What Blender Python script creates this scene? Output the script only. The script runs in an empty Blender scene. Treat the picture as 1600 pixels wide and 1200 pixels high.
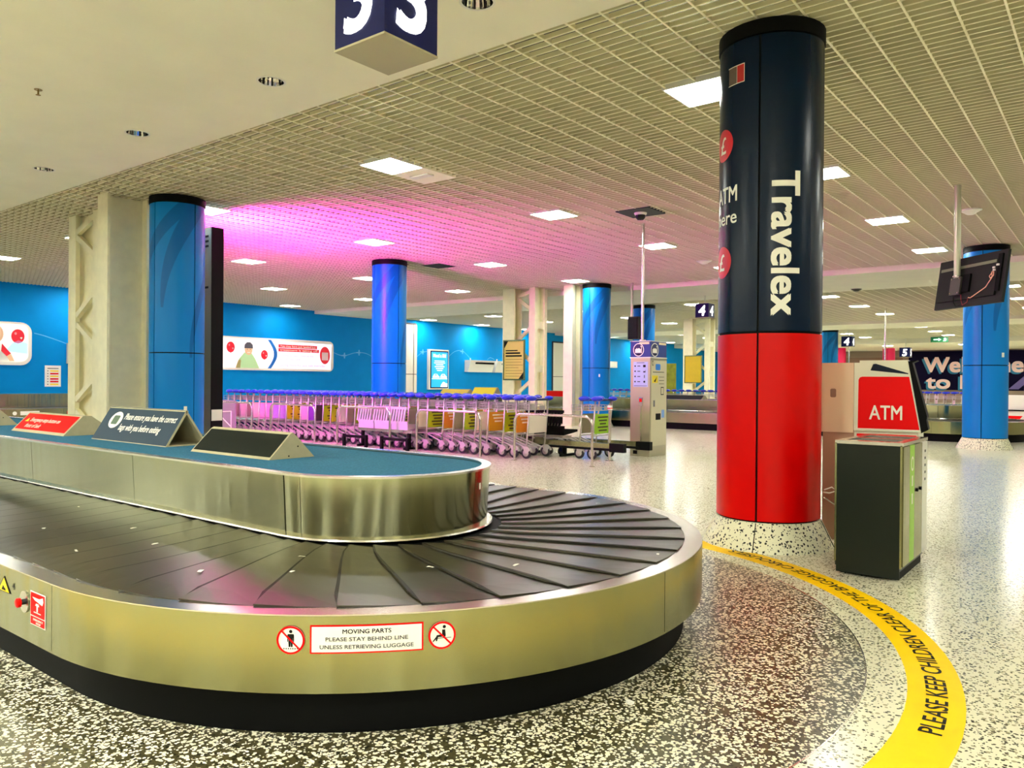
import bpy, bmesh, math, random
from mathutils import Vector, Matrix
random.seed(7)
PI = math.pi
SC = bpy.context.scene
COL = SC.collection

# ------------------------------------------------------------------ camera
YAW, PITCH, ROLL = math.radians(51.937), math.radians(-0.2026), math.radians(0.4605)
Fv = Vector((math.sin(YAW)*math.cos(PITCH), math.cos(YAW)*math.cos(PITCH), math.sin(PITCH)))
Rt = Fv.cross(Vector((0, 0, 1))).normalized()
Up = Rt.cross(Fv)
Rv = Rt*math.cos(ROLL) + Up*math.sin(ROLL)
Uv = -Rt*math.sin(ROLL) + Up*math.cos(ROLL)
cam = bpy.data.cameras.new('camera')
cam.sensor_width = 36.0
cam.lens = 36.0*1220.3/1600.0
cam.clip_start, cam.clip_end = 0.05, 300
camo = bpy.data.objects.new('camera', cam)
COL.objects.link(camo)
m = Matrix((Rv, Uv, -Fv)).transposed().to_4x4()
m.translation = Vector((0, 0, 1.28))
camo.matrix_world = m
SC.camera = camo

# ------------------------------------------------------------------ world, exposure, lamp strengths
w = bpy.data.worlds.new('world'); SC.world = w
w.use_nodes = True
w.node_tree.nodes['Background'].inputs[0].default_value = (1.0, 0.97, 0.85, 1)
w.node_tree.nodes['Background'].inputs[1].default_value = 0.05
SC.view_settings.view_transform = 'Standard'
SC.view_settings.look = 'None'
SC.view_settings.gamma = 1.0
SC.view_settings.use_curve_mapping = False
SC.view_settings.exposure = 1.66
LAMP = 18.0          # ceiling panels
LAMP2 = 27.0         # panels of the bays past the second plaster band
FILL0 = 72.0         # added fill panels in the unseen bay behind the camera
SCREEN = 112.0        # magenta led screen
SC.cycles.use_denoising = True
SC.cycles.max_bounces = 8
SC.cycles.diffuse_bounces = 6
SC.cycles.glossy_bounces = 4
SC.cycles.sample_clamp_indirect = 6.0

# ------------------------------------------------------------------ helpers
OFF = {}
def srgb(r, g, b):
    f = lambda c: (c/255/12.92) if c/255 <= 0.04045 else ((c/255+0.055)/1.055)**2.4
    return (f(r), f(g), f(b), 1.0)

MATS = {}
def mat(name, color, rough=0.5, metal=0.0, emit=0.0, spec=0.5, noise=0.0, nscale=8.0, coat=0.0, bump=0.0, bscale=60.0):
    if name in MATS: return MATS[name]
    m = bpy.data.materials.new(name); m.use_nodes = True
    nt = m.node_tree; b = nt.nodes['Principled BSDF']
    c = color if len(color) == 4 else (*color, 1)
    b.inputs['Base Color'].default_value = c
    b.inputs['Roughness'].default_value = rough
    b.inputs['Metallic'].default_value = metal
    b.inputs['Specular IOR Level'].default_value = spec
    b.inputs['Coat Weight'].default_value = coat
    if emit:
        b.inputs['Emission Color'].default_value = c
        b.inputs['Emission Strength'].default_value = emit
    tc = nt.nodes.new('ShaderNodeTexCoord')
    if noise:
        n = nt.nodes.new('ShaderNodeTexNoise'); n.inputs['Scale'].default_value = nscale; n.inputs['Detail'].default_value = 4
        nt.links.new(tc.outputs['Object'], n.inputs['Vector'])
        hs = nt.nodes.new('ShaderNodeMapRange')
        hs.inputs['From Min'].default_value = 0.3; hs.inputs['From Max'].default_value = 0.7
        hs.inputs['To Min'].default_value = 1-noise; hs.inputs['To Max'].default_value = 1+noise
        nt.links.new(n.outputs['Fac'], hs.inputs['Value'])
        mx = nt.nodes.new('ShaderNodeVectorMath'); mx.operation = 'SCALE'
        mx.inputs[0].default_value = c[:3]
        nt.links.new(hs.outputs['Result'], mx.inputs['Scale'])
        nt.links.new(mx.outputs['Vector'], b.inputs['Base Color'])
    if bump:
        n2 = nt.nodes.new('ShaderNodeTexNoise'); n2.inputs['Scale'].default_value = bscale
        nt.links.new(tc.outputs['Object'], n2.inputs['Vector'])
        bp = nt.nodes.new('ShaderNodeBump'); bp.inputs['Strength'].default_value = bump; bp.inputs['Distance'].default_value = 0.01
        nt.links.new(n2.outputs['Fac'], bp.inputs['Height'])
        nt.links.new(bp.outputs['Normal'], b.inputs['Normal'])
    MATS[name] = m
    return m

class MB:
    def __init__(s): s.v = []; s.f = []
    def add(s, vs, fs):
        k = len(s.v); s.v += [tuple(p) for p in vs]; s.f += [tuple(i+k for i in f) for f in fs]; return s
    def box(s, x0, x1, y0, y1, z0, z1):
        return s.add([(x0,y0,z0),(x1,y0,z0),(x1,y1,z0),(x0,y1,z0),(x0,y0,z1),(x1,y0,z1),(x1,y1,z1),(x0,y1,z1)],
                     [(3,2,1,0),(4,5,6,7),(0,1,5,4),(1,2,6,5),(2,3,7,6),(3,0,4,7)])
    def obox(s, c, ex, ey, ez):
        c, ex, ey, ez = map(Vector, (c, ex, ey, ez))
        P = [c+a*ex+b*ey+d*ez for d in (-1,1) for a, b in ((-1,-1),(1,-1),(1,1),(-1,1))]
        return s.add(P, [(3,2,1,0),(4,5,6,7),(0,1,5,4),(1,2,6,5),(2,3,7,6),(3,0,4,7)])
    def bar(s, p, q, w, h=None, up=(0,0,1)):
        p, q = Vector(p), Vector(q); h = h or w
        d = (q-p); L = d.length; d.normalize(); u = Vector(up)
        if abs(d.dot(u)) > 0.98: u = Vector((1,0,0))
        sx = d.cross(u).normalized(); sy = sx.cross(d)
        return s.obox((p+q)/2, d*L/2, sx*w/2, sy*h/2)
    def tube(s, pts, r, n=8, caps=True):
        pts = [Vector(p) for p in pts]; N = len(pts)
        ref = None; rings = []
        for i, p in enumerate(pts):
            a = pts[max(i-1,0)]; b = pts[min(i+1,N-1)]
            t = (b-a).normalized()
            if ref is None:
                ref = Vector((0,0,1)) if abs(t.z) < 0.9 else Vector((1,0,0))
            e1 = (ref - t*ref.dot(t))
            if e1.length < 1e-6: e1 = t.orthogonal()
            e1.normalize(); e2 = t.cross(e1); ref = e1
            rr = r[i] if isinstance(r, (list, tuple)) else r
            rings.append([p + (e1*math.cos(2*PI*k/n)+e2*math.sin(2*PI*k/n))*rr for k in range(n)])
        vs = [q for ring in rings for q in ring]; fs = []
        for i in range(N-1):
            for k in range(n):
                fs.append((i*n+k, i*n+(k+1)%n, (i+1)*n+(k+1)%n, (i+1)*n+k))
        if caps:
            fs.append(tuple(range(n-1,-1,-1))); fs.append(tuple((N-1)*n+k for k in range(n)))
        return s.add(vs, fs)
    def lathe(s, prof, n=32, cx=0, cy=0, a0=0, a1=360, close=True):
        full = abs(a1-a0) >= 359.99
        m = n if full else n+1
        vs = []; fs = []; P = len(prof)
        for i in range(m):
            a = math.radians(a0+(a1-a0)*i/n)
            for r, z in prof: vs.append((cx+r*math.cos(a), cy+r*math.sin(a), z))
        for i in range(n):
            j = (i+1) % m
            for k in range(P-1): fs.append((i*P+k, j*P+k, j*P+k+1, i*P+k+1))
            if close: fs.append((i*P+P-1, j*P+P-1, j*P, i*P))
        if not full and close:
            fs.append(tuple(range(P-1,-1,-1))); fs.append(tuple(n*P+k for k in range(P)))
        return s.add(vs, fs)
    def prism(s, pts, vec):
        n = len(pts); vec = Vector(vec)
        vs = [Vector(p) for p in pts] + [Vector(p)+vec for p in pts]
        fs = [tuple(range(n-1,-1,-1)), tuple(range(n,2*n))] + [(i,(i+1)%n,n+(i+1)%n,n+i) for i in range(n)]
        return s.add(vs, fs)
    def ell(s, c, rx, ry, rz, n=10, m=6):
        vs = []; fs = []
        for i in range(m+1):
            t = PI*i/m
            for k in range(n):
                a = 2*PI*k/n
                vs.append((c[0]+rx*math.sin(t)*math.cos(a), c[1]+ry*math.sin(t)*math.sin(a), c[2]+rz*math.cos(t)))
        for i in range(m):
            for k in range(n): fs.append((i*n+k, (i+1)*n+k, (i+1)*n+(k+1)%n, i*n+(k+1)%n))
        return s.add(vs, fs)
    def mesh(s, name, off=None):
        me = bpy.data.meshes.new(name)
        o = off or (0,0,0)
        me.from_pydata([(x-o[0], y-o[1], z-o[2]) for x, y, z in s.v], [], s.f)
        me.validate(); me.update()
        bm = bmesh.new(); bm.from_mesh(me); bmesh.ops.recalc_face_normals(bm, faces=bm.faces); bm.to_mesh(me); bm.free()
        return me
    def build(s, name, material, parent=None, smooth=False, label=None, flat=False, kind=None):
        off = OFF.get(parent.name) if parent else None
        me = s.mesh(name, off)
        if flat:
            pass
        return link(name, me, material, parent, smooth, label, kind)

def link(name, me, material, parent=None, smooth=False, label=None, kind=None):
    if material and not me.materials: me.materials.append(material)
    if smooth:
        for p in me.polygons: p.use_smooth = True
        try: me.set_sharp_from_angle(angle=math.radians(40))
        except Exception: pass
    o = bpy.data.objects.new(name, me); COL.objects.link(o)
    if parent:
        o.parent = parent
        if parent.name in OFF: OFF[o.name] = OFF[parent.name]
    if label: o['label'] = label
    if kind: o['kind'] = kind
    return o

def tag(o, label, cat, group=None):
    o['label'] = label; o['category'] = cat
    if group: o['group'] = group
    return o
def thing(name, label, cat, loc, group=None, rotz=0.0, world=True):
    o = bpy.data.objects.new(name, None); COL.objects.link(o)
    o.empty_display_size = 0.1
    o.location = loc; o.rotation_euler = (0, 0, rotz)
    if world and rotz == 0: OFF[o.name] = tuple(loc)
    return tag(o, label, cat, group)
def struct(name, mb, material, smooth=False):
    return mb.build(name, material, None, smooth, kind='structure')
def dup_tree(root, loc, label=None, group=None, rotz=None):
    r = root.copy(); COL.objects.link(r); r.location = loc
    if rotz is not None: r.rotation_euler = (0, 0, rotz)
    if label: r['label'] = label
    if group: r['group'] = group
    for ch in list(root.children):
        c = ch.copy(); COL.objects.link(c); c.parent = r
        for g in list(ch.children):
            d = g.copy(); COL.objects.link(d); d.parent = c
    return r

ORD = ['first','second','third','fourth','fifth','sixth','seventh','eighth','ninth','tenth','eleventh','twelfth','thirteenth','fourteenth',
 'fifteenth','sixteenth','seventeenth','eighteenth','nineteenth','twentieth'] + ['twenty-'+x for x in ('first','second','third','fourth','fifth','sixth','seventh','eighth','ninth')] + \
 ['thirtieth'] + ['thirty-'+x for x in ('first','second','third','fourth','fifth','sixth','seventh','eighth','ninth')] + ['fortieth'] + ['forty-'+x for x in ('first','second','third')]

# text as flat mesh: returns verts (u,v) scaled to a box of given height (cap) and optional width
def glyphs(body, height, width=None, bold=0.0, shear=0.0, cut=None, spacing=1.0):
    cu = bpy.data.curves.new('lettering', 'FONT'); cu.body = body; cu.offset = bold; cu.shear = shear; cu.resolution_u = 4
    cu.space_character = spacing
    o = bpy.data.objects.new('lettering', cu)
    me = o.to_mesh()
    bm = bmesh.new(); bm.from_mesh(me); o.to_mesh_clear()
    bpy.data.objects.remove(o); bpy.data.curves.remove(cu)
    bmesh.ops.triangulate(bm, faces=bm.faces)
    xs = [v.co.x for v in bm.verts]; ys = [v.co.y for v in bm.verts]
    x0, x1 = min(xs), max(xs)
    cap = 0.70
    sy = height/cap; sx = (width/(x1-x0)) if width else sy
    for v in bm.verts: v.co = Vector(((v.co.x-x0)*sx, v.co.y*sy, 0))
    if cut:
        du, dv = cut
        if du:
            W = (x1-x0)*sx; k = du
            while k < W:
                g = bm.verts[:]+bm.edges[:]+bm.faces[:]
                bmesh.ops.bisect_plane(bm, geom=g, plane_co=(k,0,0), plane_no=(1,0,0)); k += du
        if dv:
            k = -height*0.3
            while k < height*1.1:
                g = bm.verts[:]+bm.edges[:]+bm.faces[:]
                bmesh.ops.bisect_plane(bm, geom=g, plane_co=(0,k,0), plane_no=(0,1,0)); k += dv
    bm.verts.ensure_lookup_table(); bm.verts.index_update()
    V = [(v.co.x, v.co.y) for v in bm.verts]; Fc = [tuple(v.index for v in f.verts) for f in bm.faces]
    bm.free()
    return V, Fc
def write(body, height, fn, material, parent, name='lettering', width=None, bold=0.0, shear=0.0, cut=None, center=False, label=None, spacing=1.0):
    V, Fc = glyphs(body, height, width, 0.0, shear, cut, spacing)
    W = max(v[0] for v in V)
    off = OFF.get(parent.name, (0,0,0)) if parent else (0,0,0)
    me = bpy.data.meshes.new(name)
    P = []; FF = []
    b = bold*height*1.1
    e = 0.001; lay = max(0.00025, 0.002*height)
    for n, (du, dv) in enumerate(((-b,-b),(b,-b),(b,b),(-b,b),(0,0)) if b else ((0,0),)):
        k = len(P)
        for u, v in V:
            uu, vv = u+du-(W/2 if center else 0), v+dv
            q = Vector(fn(uu, vv))
            if n:
                nr = (Vector(fn(uu+e, vv))-q).cross(Vector(fn(uu, vv+e))-q)
                q = q + nr.normalized()*(lay*n)
            P.append((q[0]-off[0], q[1]-off[1], q[2]-off[2]))
        FF += [tuple(i+k for i in f) for f in Fc]
    me.from_pydata(P, [], FF); me.update()
    return link(name, me, material, parent, label=label)
def plane_fn(o, ud, vd):
    o, ud, vd = Vector(o), Vector(ud), Vector(vd)
    return lambda u, v: o+ud*u+vd*v
def flat(fn, pts, material, parent, name, label=None):           # flat printed shape from (u,v) polygon
    off = OFF.get(parent.name, (0,0,0)) if parent else (0,0,0)
    me = bpy.data.meshes.new(name)
    P = [Vector(fn(u, v))-Vector(off) for u, v in pts]
    me.from_pydata(P, [], [tuple(range(len(pts)))]); me.update()
    return link(name, me, material, parent, label=label)
def disc(cu, cv, ru, rv=None, n=24):
    rv = rv or ru
    return [(cu+ru*math.cos(2*PI*k/n), cv+rv*math.sin(2*PI*k/n)) for k in range(n)]
def rrect(u0, u1, v0, v1, r, n=5):
    P = []
    for cu, cv, a in ((u1-r,v1-r,0),(u0+r,v1-r,90),(u0+r,v0+r,180),(u1-r,v0+r,270)):
        for k in range(n+1):
            t = math.radians(a+90*k/n); P.append((cu+r*math.cos(t), cv+r*math.sin(t)))
    return P
def rect(u0, u1, v0, v1): return [(u0,v0),(u1,v0),(u1,v1),(u0,v1)]

# ------------------------------------------------------------------ materials
def terrazzo(name, base, chips, scale, frac, rough=0.2, dist=0.45, base2=None):
    m = bpy.data.materials.new(name); m.use_nodes = True
    nt = m.node_tree; b = nt.nodes['Principled BSDF']; N = nt.nodes.new; L = nt.links.new
    tc = N('ShaderNodeTexCoord')
    nz = N('ShaderNodeTexNoise'); nz.inputs['Scale'].default_value = scale*1.3; nz.inputs['Detail'].default_value = 2
    L(tc.outputs['Object'], nz.inputs['Vector'])
    ad = N('ShaderNodeVectorMath'); ad.operation = 'MULTIPLY_ADD'
    ad.inputs[1].default_value = (0.6/scale,)*3
    L(nz.outputs['Color'], ad.inputs[0]); L(tc.outputs['Object'], ad.inputs[2])
    prev = None
    bc = N('ShaderNodeRGB'); bc.outputs[0].default_value = base
    prev = bc.outputs[0]
    n2 = N('ShaderNodeTexNoise'); n2.inputs['Scale'].default_value = 0.7; n2.inputs['Detail'].default_value = 3
    L(tc.outputs['Object'], n2.inputs['Vector'])
    if base2:
        mx0 = N('ShaderNodeMix'); mx0.data_type = 'RGBA'; L(n2.outputs['Fac'], mx0.inputs['Factor'])
        L(prev, mx0.inputs['A']); mx0.inputs['B'].default_value = base2; prev = mx0.outputs['Result']
    for k, (c, fr, sc) in enumerate(chips):
        vo = N('ShaderNodeTexVoronoi'); vo.inputs['Scale'].default_value = scale*sc
        of = N('ShaderNodeVectorMath'); of.operation = 'ADD'; of.inputs[1].default_value = (3.1*k, 1.7*k, 0.37*k)
        L(ad.outputs[0], of.inputs[0]); L(of.outputs[0], vo.inputs['Vector'])
        sp = N('ShaderNodeSeparateColor'); L(vo.outputs['Color'], sp.inputs[0])
        c1 = N('ShaderNodeMath'); c1.operation = 'LESS_THAN'; L(sp.outputs[0], c1.inputs[0]); c1.inputs[1].default_value = fr
        c2 = N('ShaderNodeMath'); c2.operation = 'LESS_THAN'; L(vo.outputs['Distance'], c2.inputs[0]); c2.inputs[1].default_value = dist
        mu = N('ShaderNodeMath'); mu.operation = 'MULTIPLY'; L(c1.outputs[0], mu.inputs[0]); L(c2.outputs[0], mu.inputs[1])
        mx = N('ShaderNodeMix'); mx.data_type = 'RGBA'
        L(mu.outputs[0], mx.inputs['Factor']); L(prev, mx.inputs['A']); mx.inputs['B'].default_value = c
        prev = mx.outputs['Result']
    L(prev, b.inputs['Base Color'])
    b.inputs['Roughness'].default_value = rough
    return m

M_floor = terrazzo('terrazzo_cream', srgb(234,231,206), [(srgb(30,34,20), 0.42, 1.0), (srgb(168,162,130), 0.22, 0.8), (srgb(50,52,36), 0.20, 1.7)], 60, 0.4, 0.19, 0.40, srgb(226,222,192))
M_inlay = terrazzo('terrazzo_brown', srgb(62,56,32), [(srgb(226,220,192), 0.56, 0.85), (srgb(26,26,14), 0.35, 1.2), (srgb(240,236,212), 0.36, 1.5)], 60, 0.5, 0.3, 0.5, srgb(84,78,50))
M_base = terrazzo('terrazzo_plinth', srgb(226,224,194), [(srgb(18,20,14), 0.32, 0.75), (srgb(40,40,30), 0.20, 1.4)], 62, 0.4, 0.3, 0.42)

def brushed(name, color, rough, aniso, wave):
    m = bpy.data.materials.new(name); m.use_nodes = True
    nt = m.node_tree; b = nt.nodes['Principled BSDF']; N = nt.nodes.new; L = nt.links.new
    b.inputs['Metallic'].default_value = 1.0
    b.inputs['Anisotropic'].default_value = aniso
    b.inputs['Roughness'].default_value = rough
    tg = N('ShaderNodeCombineXYZ'); tg.inputs[2].default_value = 1.0; L(tg.outputs[0], b.inputs['Tangent'])
    tc = N('ShaderNodeTexCoord')
    n3 = N('ShaderNodeTexNoise'); n3.inputs['Scale'].default_value = 1.6; n3.inputs['Detail'].default_value = 3
    L(tc.outputs['Object'], n3.inputs['Vector'])
    mx = N('ShaderNodeMix'); mx.data_type = 'RGBA'; L(n3.outputs['Fac'], mx.inputs['Factor'])
    mx.inputs['A'].default_value = color; mx.inputs['B'].default_value = tuple(c*0.9 for c in color[:3])+(1,)
    L(mx.outputs['Result'], b.inputs['Base Color'])
    # gentle vertical waves of the rolled sheet
    mp = N('ShaderNodeMapping'); mp.inputs['Scale'].default_value = (1, 1, 0.04); L(tc.outputs['Object'], mp.inputs['Vector'])
    nw = N('ShaderNodeTexNoise'); nw.inputs['Scale'].default_value = 6.0; nw.inputs['Detail'].default_value = 2; L(mp.outputs[0], nw.inputs['Vector'])
    bp = N('ShaderNodeBump'); bp.inputs['Strength'].default_value = wave; bp.inputs['Distance'].default_value = 0.02
    L(nw.outputs['Fac'], bp.inputs['Height']); L(bp.outputs[0], b.inputs['Normal'])
    MATS[name] = m
    return m
M_steel = brushed('brushed_steel', srgb(162,162,118), 0.23, 0.5, 0.4)
M_steel2 = brushed('plinth_steel', srgb(170,170,132), 0.17, 0.5, 0.25)
M_mirror = mat('mirror_reflector', srgb(236,234,226), 0.08, 1.0)
M_chrome = mat('bright_steel', srgb(215,210,200), 0.22, 1.0)
M_rubber = mat('belt_rubber', srgb(44,40,25), 0.30, 0, spec=0.55)
def slat_mat():
    m = M_rubber.copy(); m.name = 'belt_slat_rubber'; nt = m.node_tree; b = nt.nodes['Principled BSDF']; N = nt.nodes.new; L = nt.links.new
    oi = N('ShaderNodeObjectInfo'); mr = N('ShaderNodeMapRange'); mr.inputs['To Min'].default_value = 0.45; mr.inputs['To Max'].default_value = 1.7
    L(oi.outputs['Random'], mr.inputs['Value'])
    sc = N('ShaderNodeVectorMath'); sc.operation = 'SCALE'; sc.inputs[0].default_value = srgb(44,40,25)[:3]; L(mr.outputs[0], sc.inputs['Scale']); L(sc.outputs[0], b.inputs['Base Color'])
    tc = N('ShaderNodeTexCoord'); nz = N('ShaderNodeTexNoise'); nz.inputs['Scale'].default_value = 3; nz.inputs['Detail'].default_value = 6; L(tc.outputs['Object'], nz.inputs['Vector'])
    m2 = N('ShaderNodeMapRange'); m2.inputs['From Min'].default_value = 0.35; m2.inputs['From Max'].default_value = 0.65; m2.inputs['To Min'].default_value = 0.27; m2.inputs['To Max'].default_value = 0.31
    return m
M_slat = slat_mat()
M_edgeshade = mat('belt_bead', srgb(14,13,9), 0.5, spec=0.3)  # painted shade where one slat overlaps the next
M_black = mat('black_matt', srgb(4,5,4), 0.6, spec=0.12)
M_blackgl = mat('black_gloss', srgb(6,7,7), 0.25, spec=0.3)
M_carpet = mat('blue_carpet', srgb(56,112,142), 0.95, noise=0.22, nscale=90, bump=0.5, bscale=300, spec=0.1)
M_plaster = mat('cream_plaster', srgb(240,236,214), 0.7, noise=0.03, nscale=1.5)
M_grid = mat('cream_ceiling_grid', srgb(246,240,210), 0.45)
M_plenum = mat('dark_plenum', srgb(58,54,34), 0.9)
M_webshade = mat('mill_finish_web', srgb(204,196,156), 0.6)  # darker than the caps to imitate shade inside the cells
M_wallblue = mat('blue_wall_paint', srgb(0,136,206), 0.6, noise=0.04, nscale=2, spec=0.08)
M_cream = mat('cream_steel_paint', srgb(240,234,200), 0.45, noise=0.05, nscale=6)
M_white = mat('white_print', srgb(240,238,226), 0.45)
M_whitepl = mat('white_plastic', srgb(226,224,212), 0.35)
M_red = mat('red_gloss', srgb(206,0,0), 0.3, spec=0.2)
M_redprint = mat('red_print', srgb(232,0,2), 0.45, spec=0.12)
M_navy = mat('navy_gloss', srgb(2,22,44), 0.26, spec=0.22)
M_yellow = mat('yellow_tape', srgb(255,206,0), 0.45, noise=0.05, nscale=9, spec=0.15)
M_blackprint = mat('black_print', srgb(14,14,12), 0.5, spec=0.2)
M_light = mat('lamp_diffuser', (0.985, 1.0, 0.91), 0.4, emit=LAMP)
M_light2 = mat('lamp_diffuser_far', (0.985, 1.0, 0.91), 0.4, emit=LAMP2)
M_fill0 = mat('lamp_diffuser_bright', (0.985, 1.0, 0.90), 0.4, emit=FILL0)  # added fill, brighter than the other ceiling panels
M_screen = mat('magenta_led_screen', (1.0, 0.03, 0.70), 0.4, emit=SCREEN)

def blue_column_mat():
    m = bpy.data.materials.new('blue_column_wrap'); m.use_nodes = True
    nt = m.node_tree; b = nt.nodes['Principled BSDF']; N = nt.nodes.new; L = nt.links.new
    tc = N('ShaderNodeTexCoord'); sp = N('ShaderNodeSeparateXYZ'); L(tc.outputs['Object'], sp.inputs[0])
    def mth(op, a, bb=None, c=None):
        n = N('ShaderNodeMath'); n.operation = op
        for i, x in enumerate((a, bb, c)):
            if x is None: continue
            if isinstance(x, (int, float)): n.inputs[i].default_value = x
            else: L(x, n.inputs[i])
        return n.outputs[0]
    ang = mth('ARCTAN2', sp.outputs[1], sp.outputs[0])
    u = mth('MULTIPLY', ang, 0.4)
    # swooping leaf shapes: curves u = k*(z-z0)^2
    def leaf(z0, u0, wd):
        s = mth('SUBTRACT', sp.outputs[2], z0)
        cv = mth('MULTIPLY_ADD', mth('MULTIPLY', s, s), 0.22, u0)
        d = mth('SUBTRACT', u, cv)
        per = mth('PINGPONG', d, 0.63)
        return mth('MULTIPLY', mth('LESS_THAN', per, mth('MULTIPLY_ADD', s, wd, 0.02)), mth('GREATER_THAN', s, 0))
    f = mth('MAXIMUM', leaf(2.35, -1.05, 0.09), leaf(1.6, -0.62, 0.05))
    mx = N('ShaderNodeMix'); mx.data_type = 'RGBA'; L(f, mx.inputs['Factor'])
    mx.inputs['A'].default_value = srgb(0,122,202); mx.inputs['B'].default_value = srgb(0,98,172)
    L(mx.outputs['Result'], b.inputs['Base Color']); b.inputs['Roughness'].default_value = 0.36; b.inputs['Specular IOR Level'].default_value = 0.2
    return m
M_bluecol = blue_column_mat()

# ------------------------------------------------------------------ the setting
ZC, ZS = 4.08, 3.96
X0, X1, Y0, Y1 = -9.0, 64.0, -9.0, 26.0
struct('floor', MB().box(X0, X1, Y0, Y1, -0.2, 0.0), M_floor)
struct('ceiling', MB().box(X0, X1, Y0, Y1, 4.75, 4.95), M_plenum)
wall_back = struct('wall_back', MB().box(X0, X1, Y1, Y1+0.25, 0.0, 4.75), M_wallblue)
struct('wall_front', MB().box(X0, X1, Y0-0.25, Y0, 0.0, 4.75), mat('pale_wall', srgb(200,196,176), 0.6))
struct('wall_left', MB().box(X0-0.25, X0, Y0, Y1, 0.0, 4.75), mat('pale_wall', srgb(200,196,176), 0.6))
wall_far = struct('wall_right', MB().box(X1, X1+0.25, Y0, Y1, 0.0, 4.75), mat('taupe_wall', srgb(150,132,112), 0.6))
struct('baseboard_back', MB().box(X0, X1, Y1-0.03, Y1, 0, 0.12), M_steel)
M_dk = mat('dark_glazing', srgb(26,30,34), 0.25); M_pl = mat('pale_pier', srgb(226,220,196), 0.6)
for k in range(12):  # unseen doors and piers added to give the steel something to reflect
    y = Y0+0.6+k*2.9
    struct('door_%d' % (3+k), MB().box(X0, X0+0.06, y, y+1.5, 0, 2.6), M_dk if k % 3 else mat('red_shutter', srgb(150,16,24), 0.5))  # added unseen door, only for reflections
    struct('trim_%d' % (10+k), MB().box(X0, X0+0.22, y+1.75, y+2.35, 0, 4.7), M_pl)  # added unseen pier, only for reflections
for k in range(6):  # more added doors and piers out of view, for reflections
    x = -7.5+k*3.1
    struct('door_%d' % (15+k), MB().box(x, x+1.7, Y0, Y0+0.06, 0, 2.6), M_dk if k % 3 != 1 else mat('purple_panel', srgb(96,30,110), 0.5))  # added unseen door, only for reflections
    struct('trim_%d' % (22+k), MB().box(x+1.95, x+2.6, Y0, Y0+0.22, 0, 4.7), M_pl)  # added unseen pier, only for reflections
# bulkheads
DL = (3.62, 6.06, 8.51, 10.95)
mb = MB().box(1.0, 4.84, Y0, Y1, ZS+0.2, 4.75)
mb.box(1.0, 4.04, Y0, Y1, ZS, ZS+0.2).box(4.34, 4.84, Y0, Y1, ZS, ZS+0.2)
yy = [Y0] + [v for y in DL for v in (y-0.15, y+0.15)] + [Y1]
for k in range(0, len(yy), 2): mb.box(4.04, 4.34, yy[k], yy[k+1], ZS, ZS+0.2)
for y in DL:
    n = 32; vs = []; fs = []
    for k in range(n):
        a = 2*PI*k/n; c, sn = math.cos(a), math.sin(a); q = 0.15/max(abs(c), abs(sn))
        vs += [(4.19+0.116*c, y+0.116*sn, ZS), (4.19+q*c, y+q*sn, ZS)]
    for k in range(n):
        j = (k+1) % n; fs.append((2*k, 2*k+1, 2*j+1, 2*j))
    mb.add(vs, fs)
struct('trim_1', mb, M_plaster)
struct('trim_2', MB().box(20.1, 23.75, Y0, Y1, ZS, 4.75), M_plaster)
struct('trim_3', MB().box(37.2, 40.6, Y0, Y1, ZS, 4.75), M_plaster)
struct('trim_4', MB().box(52.5, 63.9, Y0, Y1, 3.80, 4.75), M_plaster)

# open cell ceiling: long rails along x (0.3065 apart) and blades along y (0.1035 apart)
def cell_ceiling(x0, x1, y0, y1, near):
    g = struct('ceiling', MB().box(x0, x0+0.02, y0, y1, ZC, ZC+0.05), M_grid)
    # every rail and blade: a cream capping strip under a web darkened as painted shade
    def profile(bx, name):
        mb = bx(0.0, 0.007); me = mb.mesh(name); me.materials.append(M_grid)
        web = bx(0.007, 0.045, True).mesh('web'); web.materials.append(M_webshade)
        return me, web
    rail, rweb = profile(lambda a, b, w=False: MB().box(x0, x1, -(0.003 if w else 0.008), (0.003 if w else 0.008), ZC+a, ZC+b), 'grid_rail')
    blade, bweb = profile(lambda a, b, w=False: MB().box(-(0.002 if w else 0.006), (0.002 if w else 0.006), y0, y1, ZC+0.0005+a, ZC+b-0.001), 'grid_blade')
    ys = []; y = 0.704
    while y-0.3065 > y0: y -= 0.3065
    while y < y1: ys.append(y); y += 0.3065
    xs = []; x = 6.447
    while x-0.1035 > x0: x -= 0.1035
    while x < x0: x += 0.1035
    while x < x1: xs.append(x); x += 0.1035
    if near:
        for L_, (me, web) in ((ys, (rail, rweb)), (xs, (blade, bweb))):
            for q in L_:
                o = bpy.data.objects.new(me.name.split('.')[0], me); COL.objects.link(o); o.location = (0, q, 0) if L_ is ys else (q, 0, 0); o.parent = g
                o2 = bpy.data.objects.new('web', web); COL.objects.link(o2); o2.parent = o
    else:
        mb = MB(); mw = MB()
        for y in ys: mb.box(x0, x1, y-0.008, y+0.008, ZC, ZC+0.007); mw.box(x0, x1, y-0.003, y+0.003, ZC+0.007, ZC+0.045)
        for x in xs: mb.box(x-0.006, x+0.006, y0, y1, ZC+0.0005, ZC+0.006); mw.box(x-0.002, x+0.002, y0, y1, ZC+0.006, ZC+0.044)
        mb.build('grid_blades', M_grid, g, kind='stuff'); mw.build('grid_webs', M_webshade, g, kind='stuff')
    return g
cell_ceiling(4.86, 20.08, -7.5, 26.0, True)
cell_ceiling(23.77, 37.18, Y0, Y1, False)
cell_ceiling(40.62, 52.48, Y0, Y1, False)
cell_ceiling(X0, 0.98, Y0, Y1, False)

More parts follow.
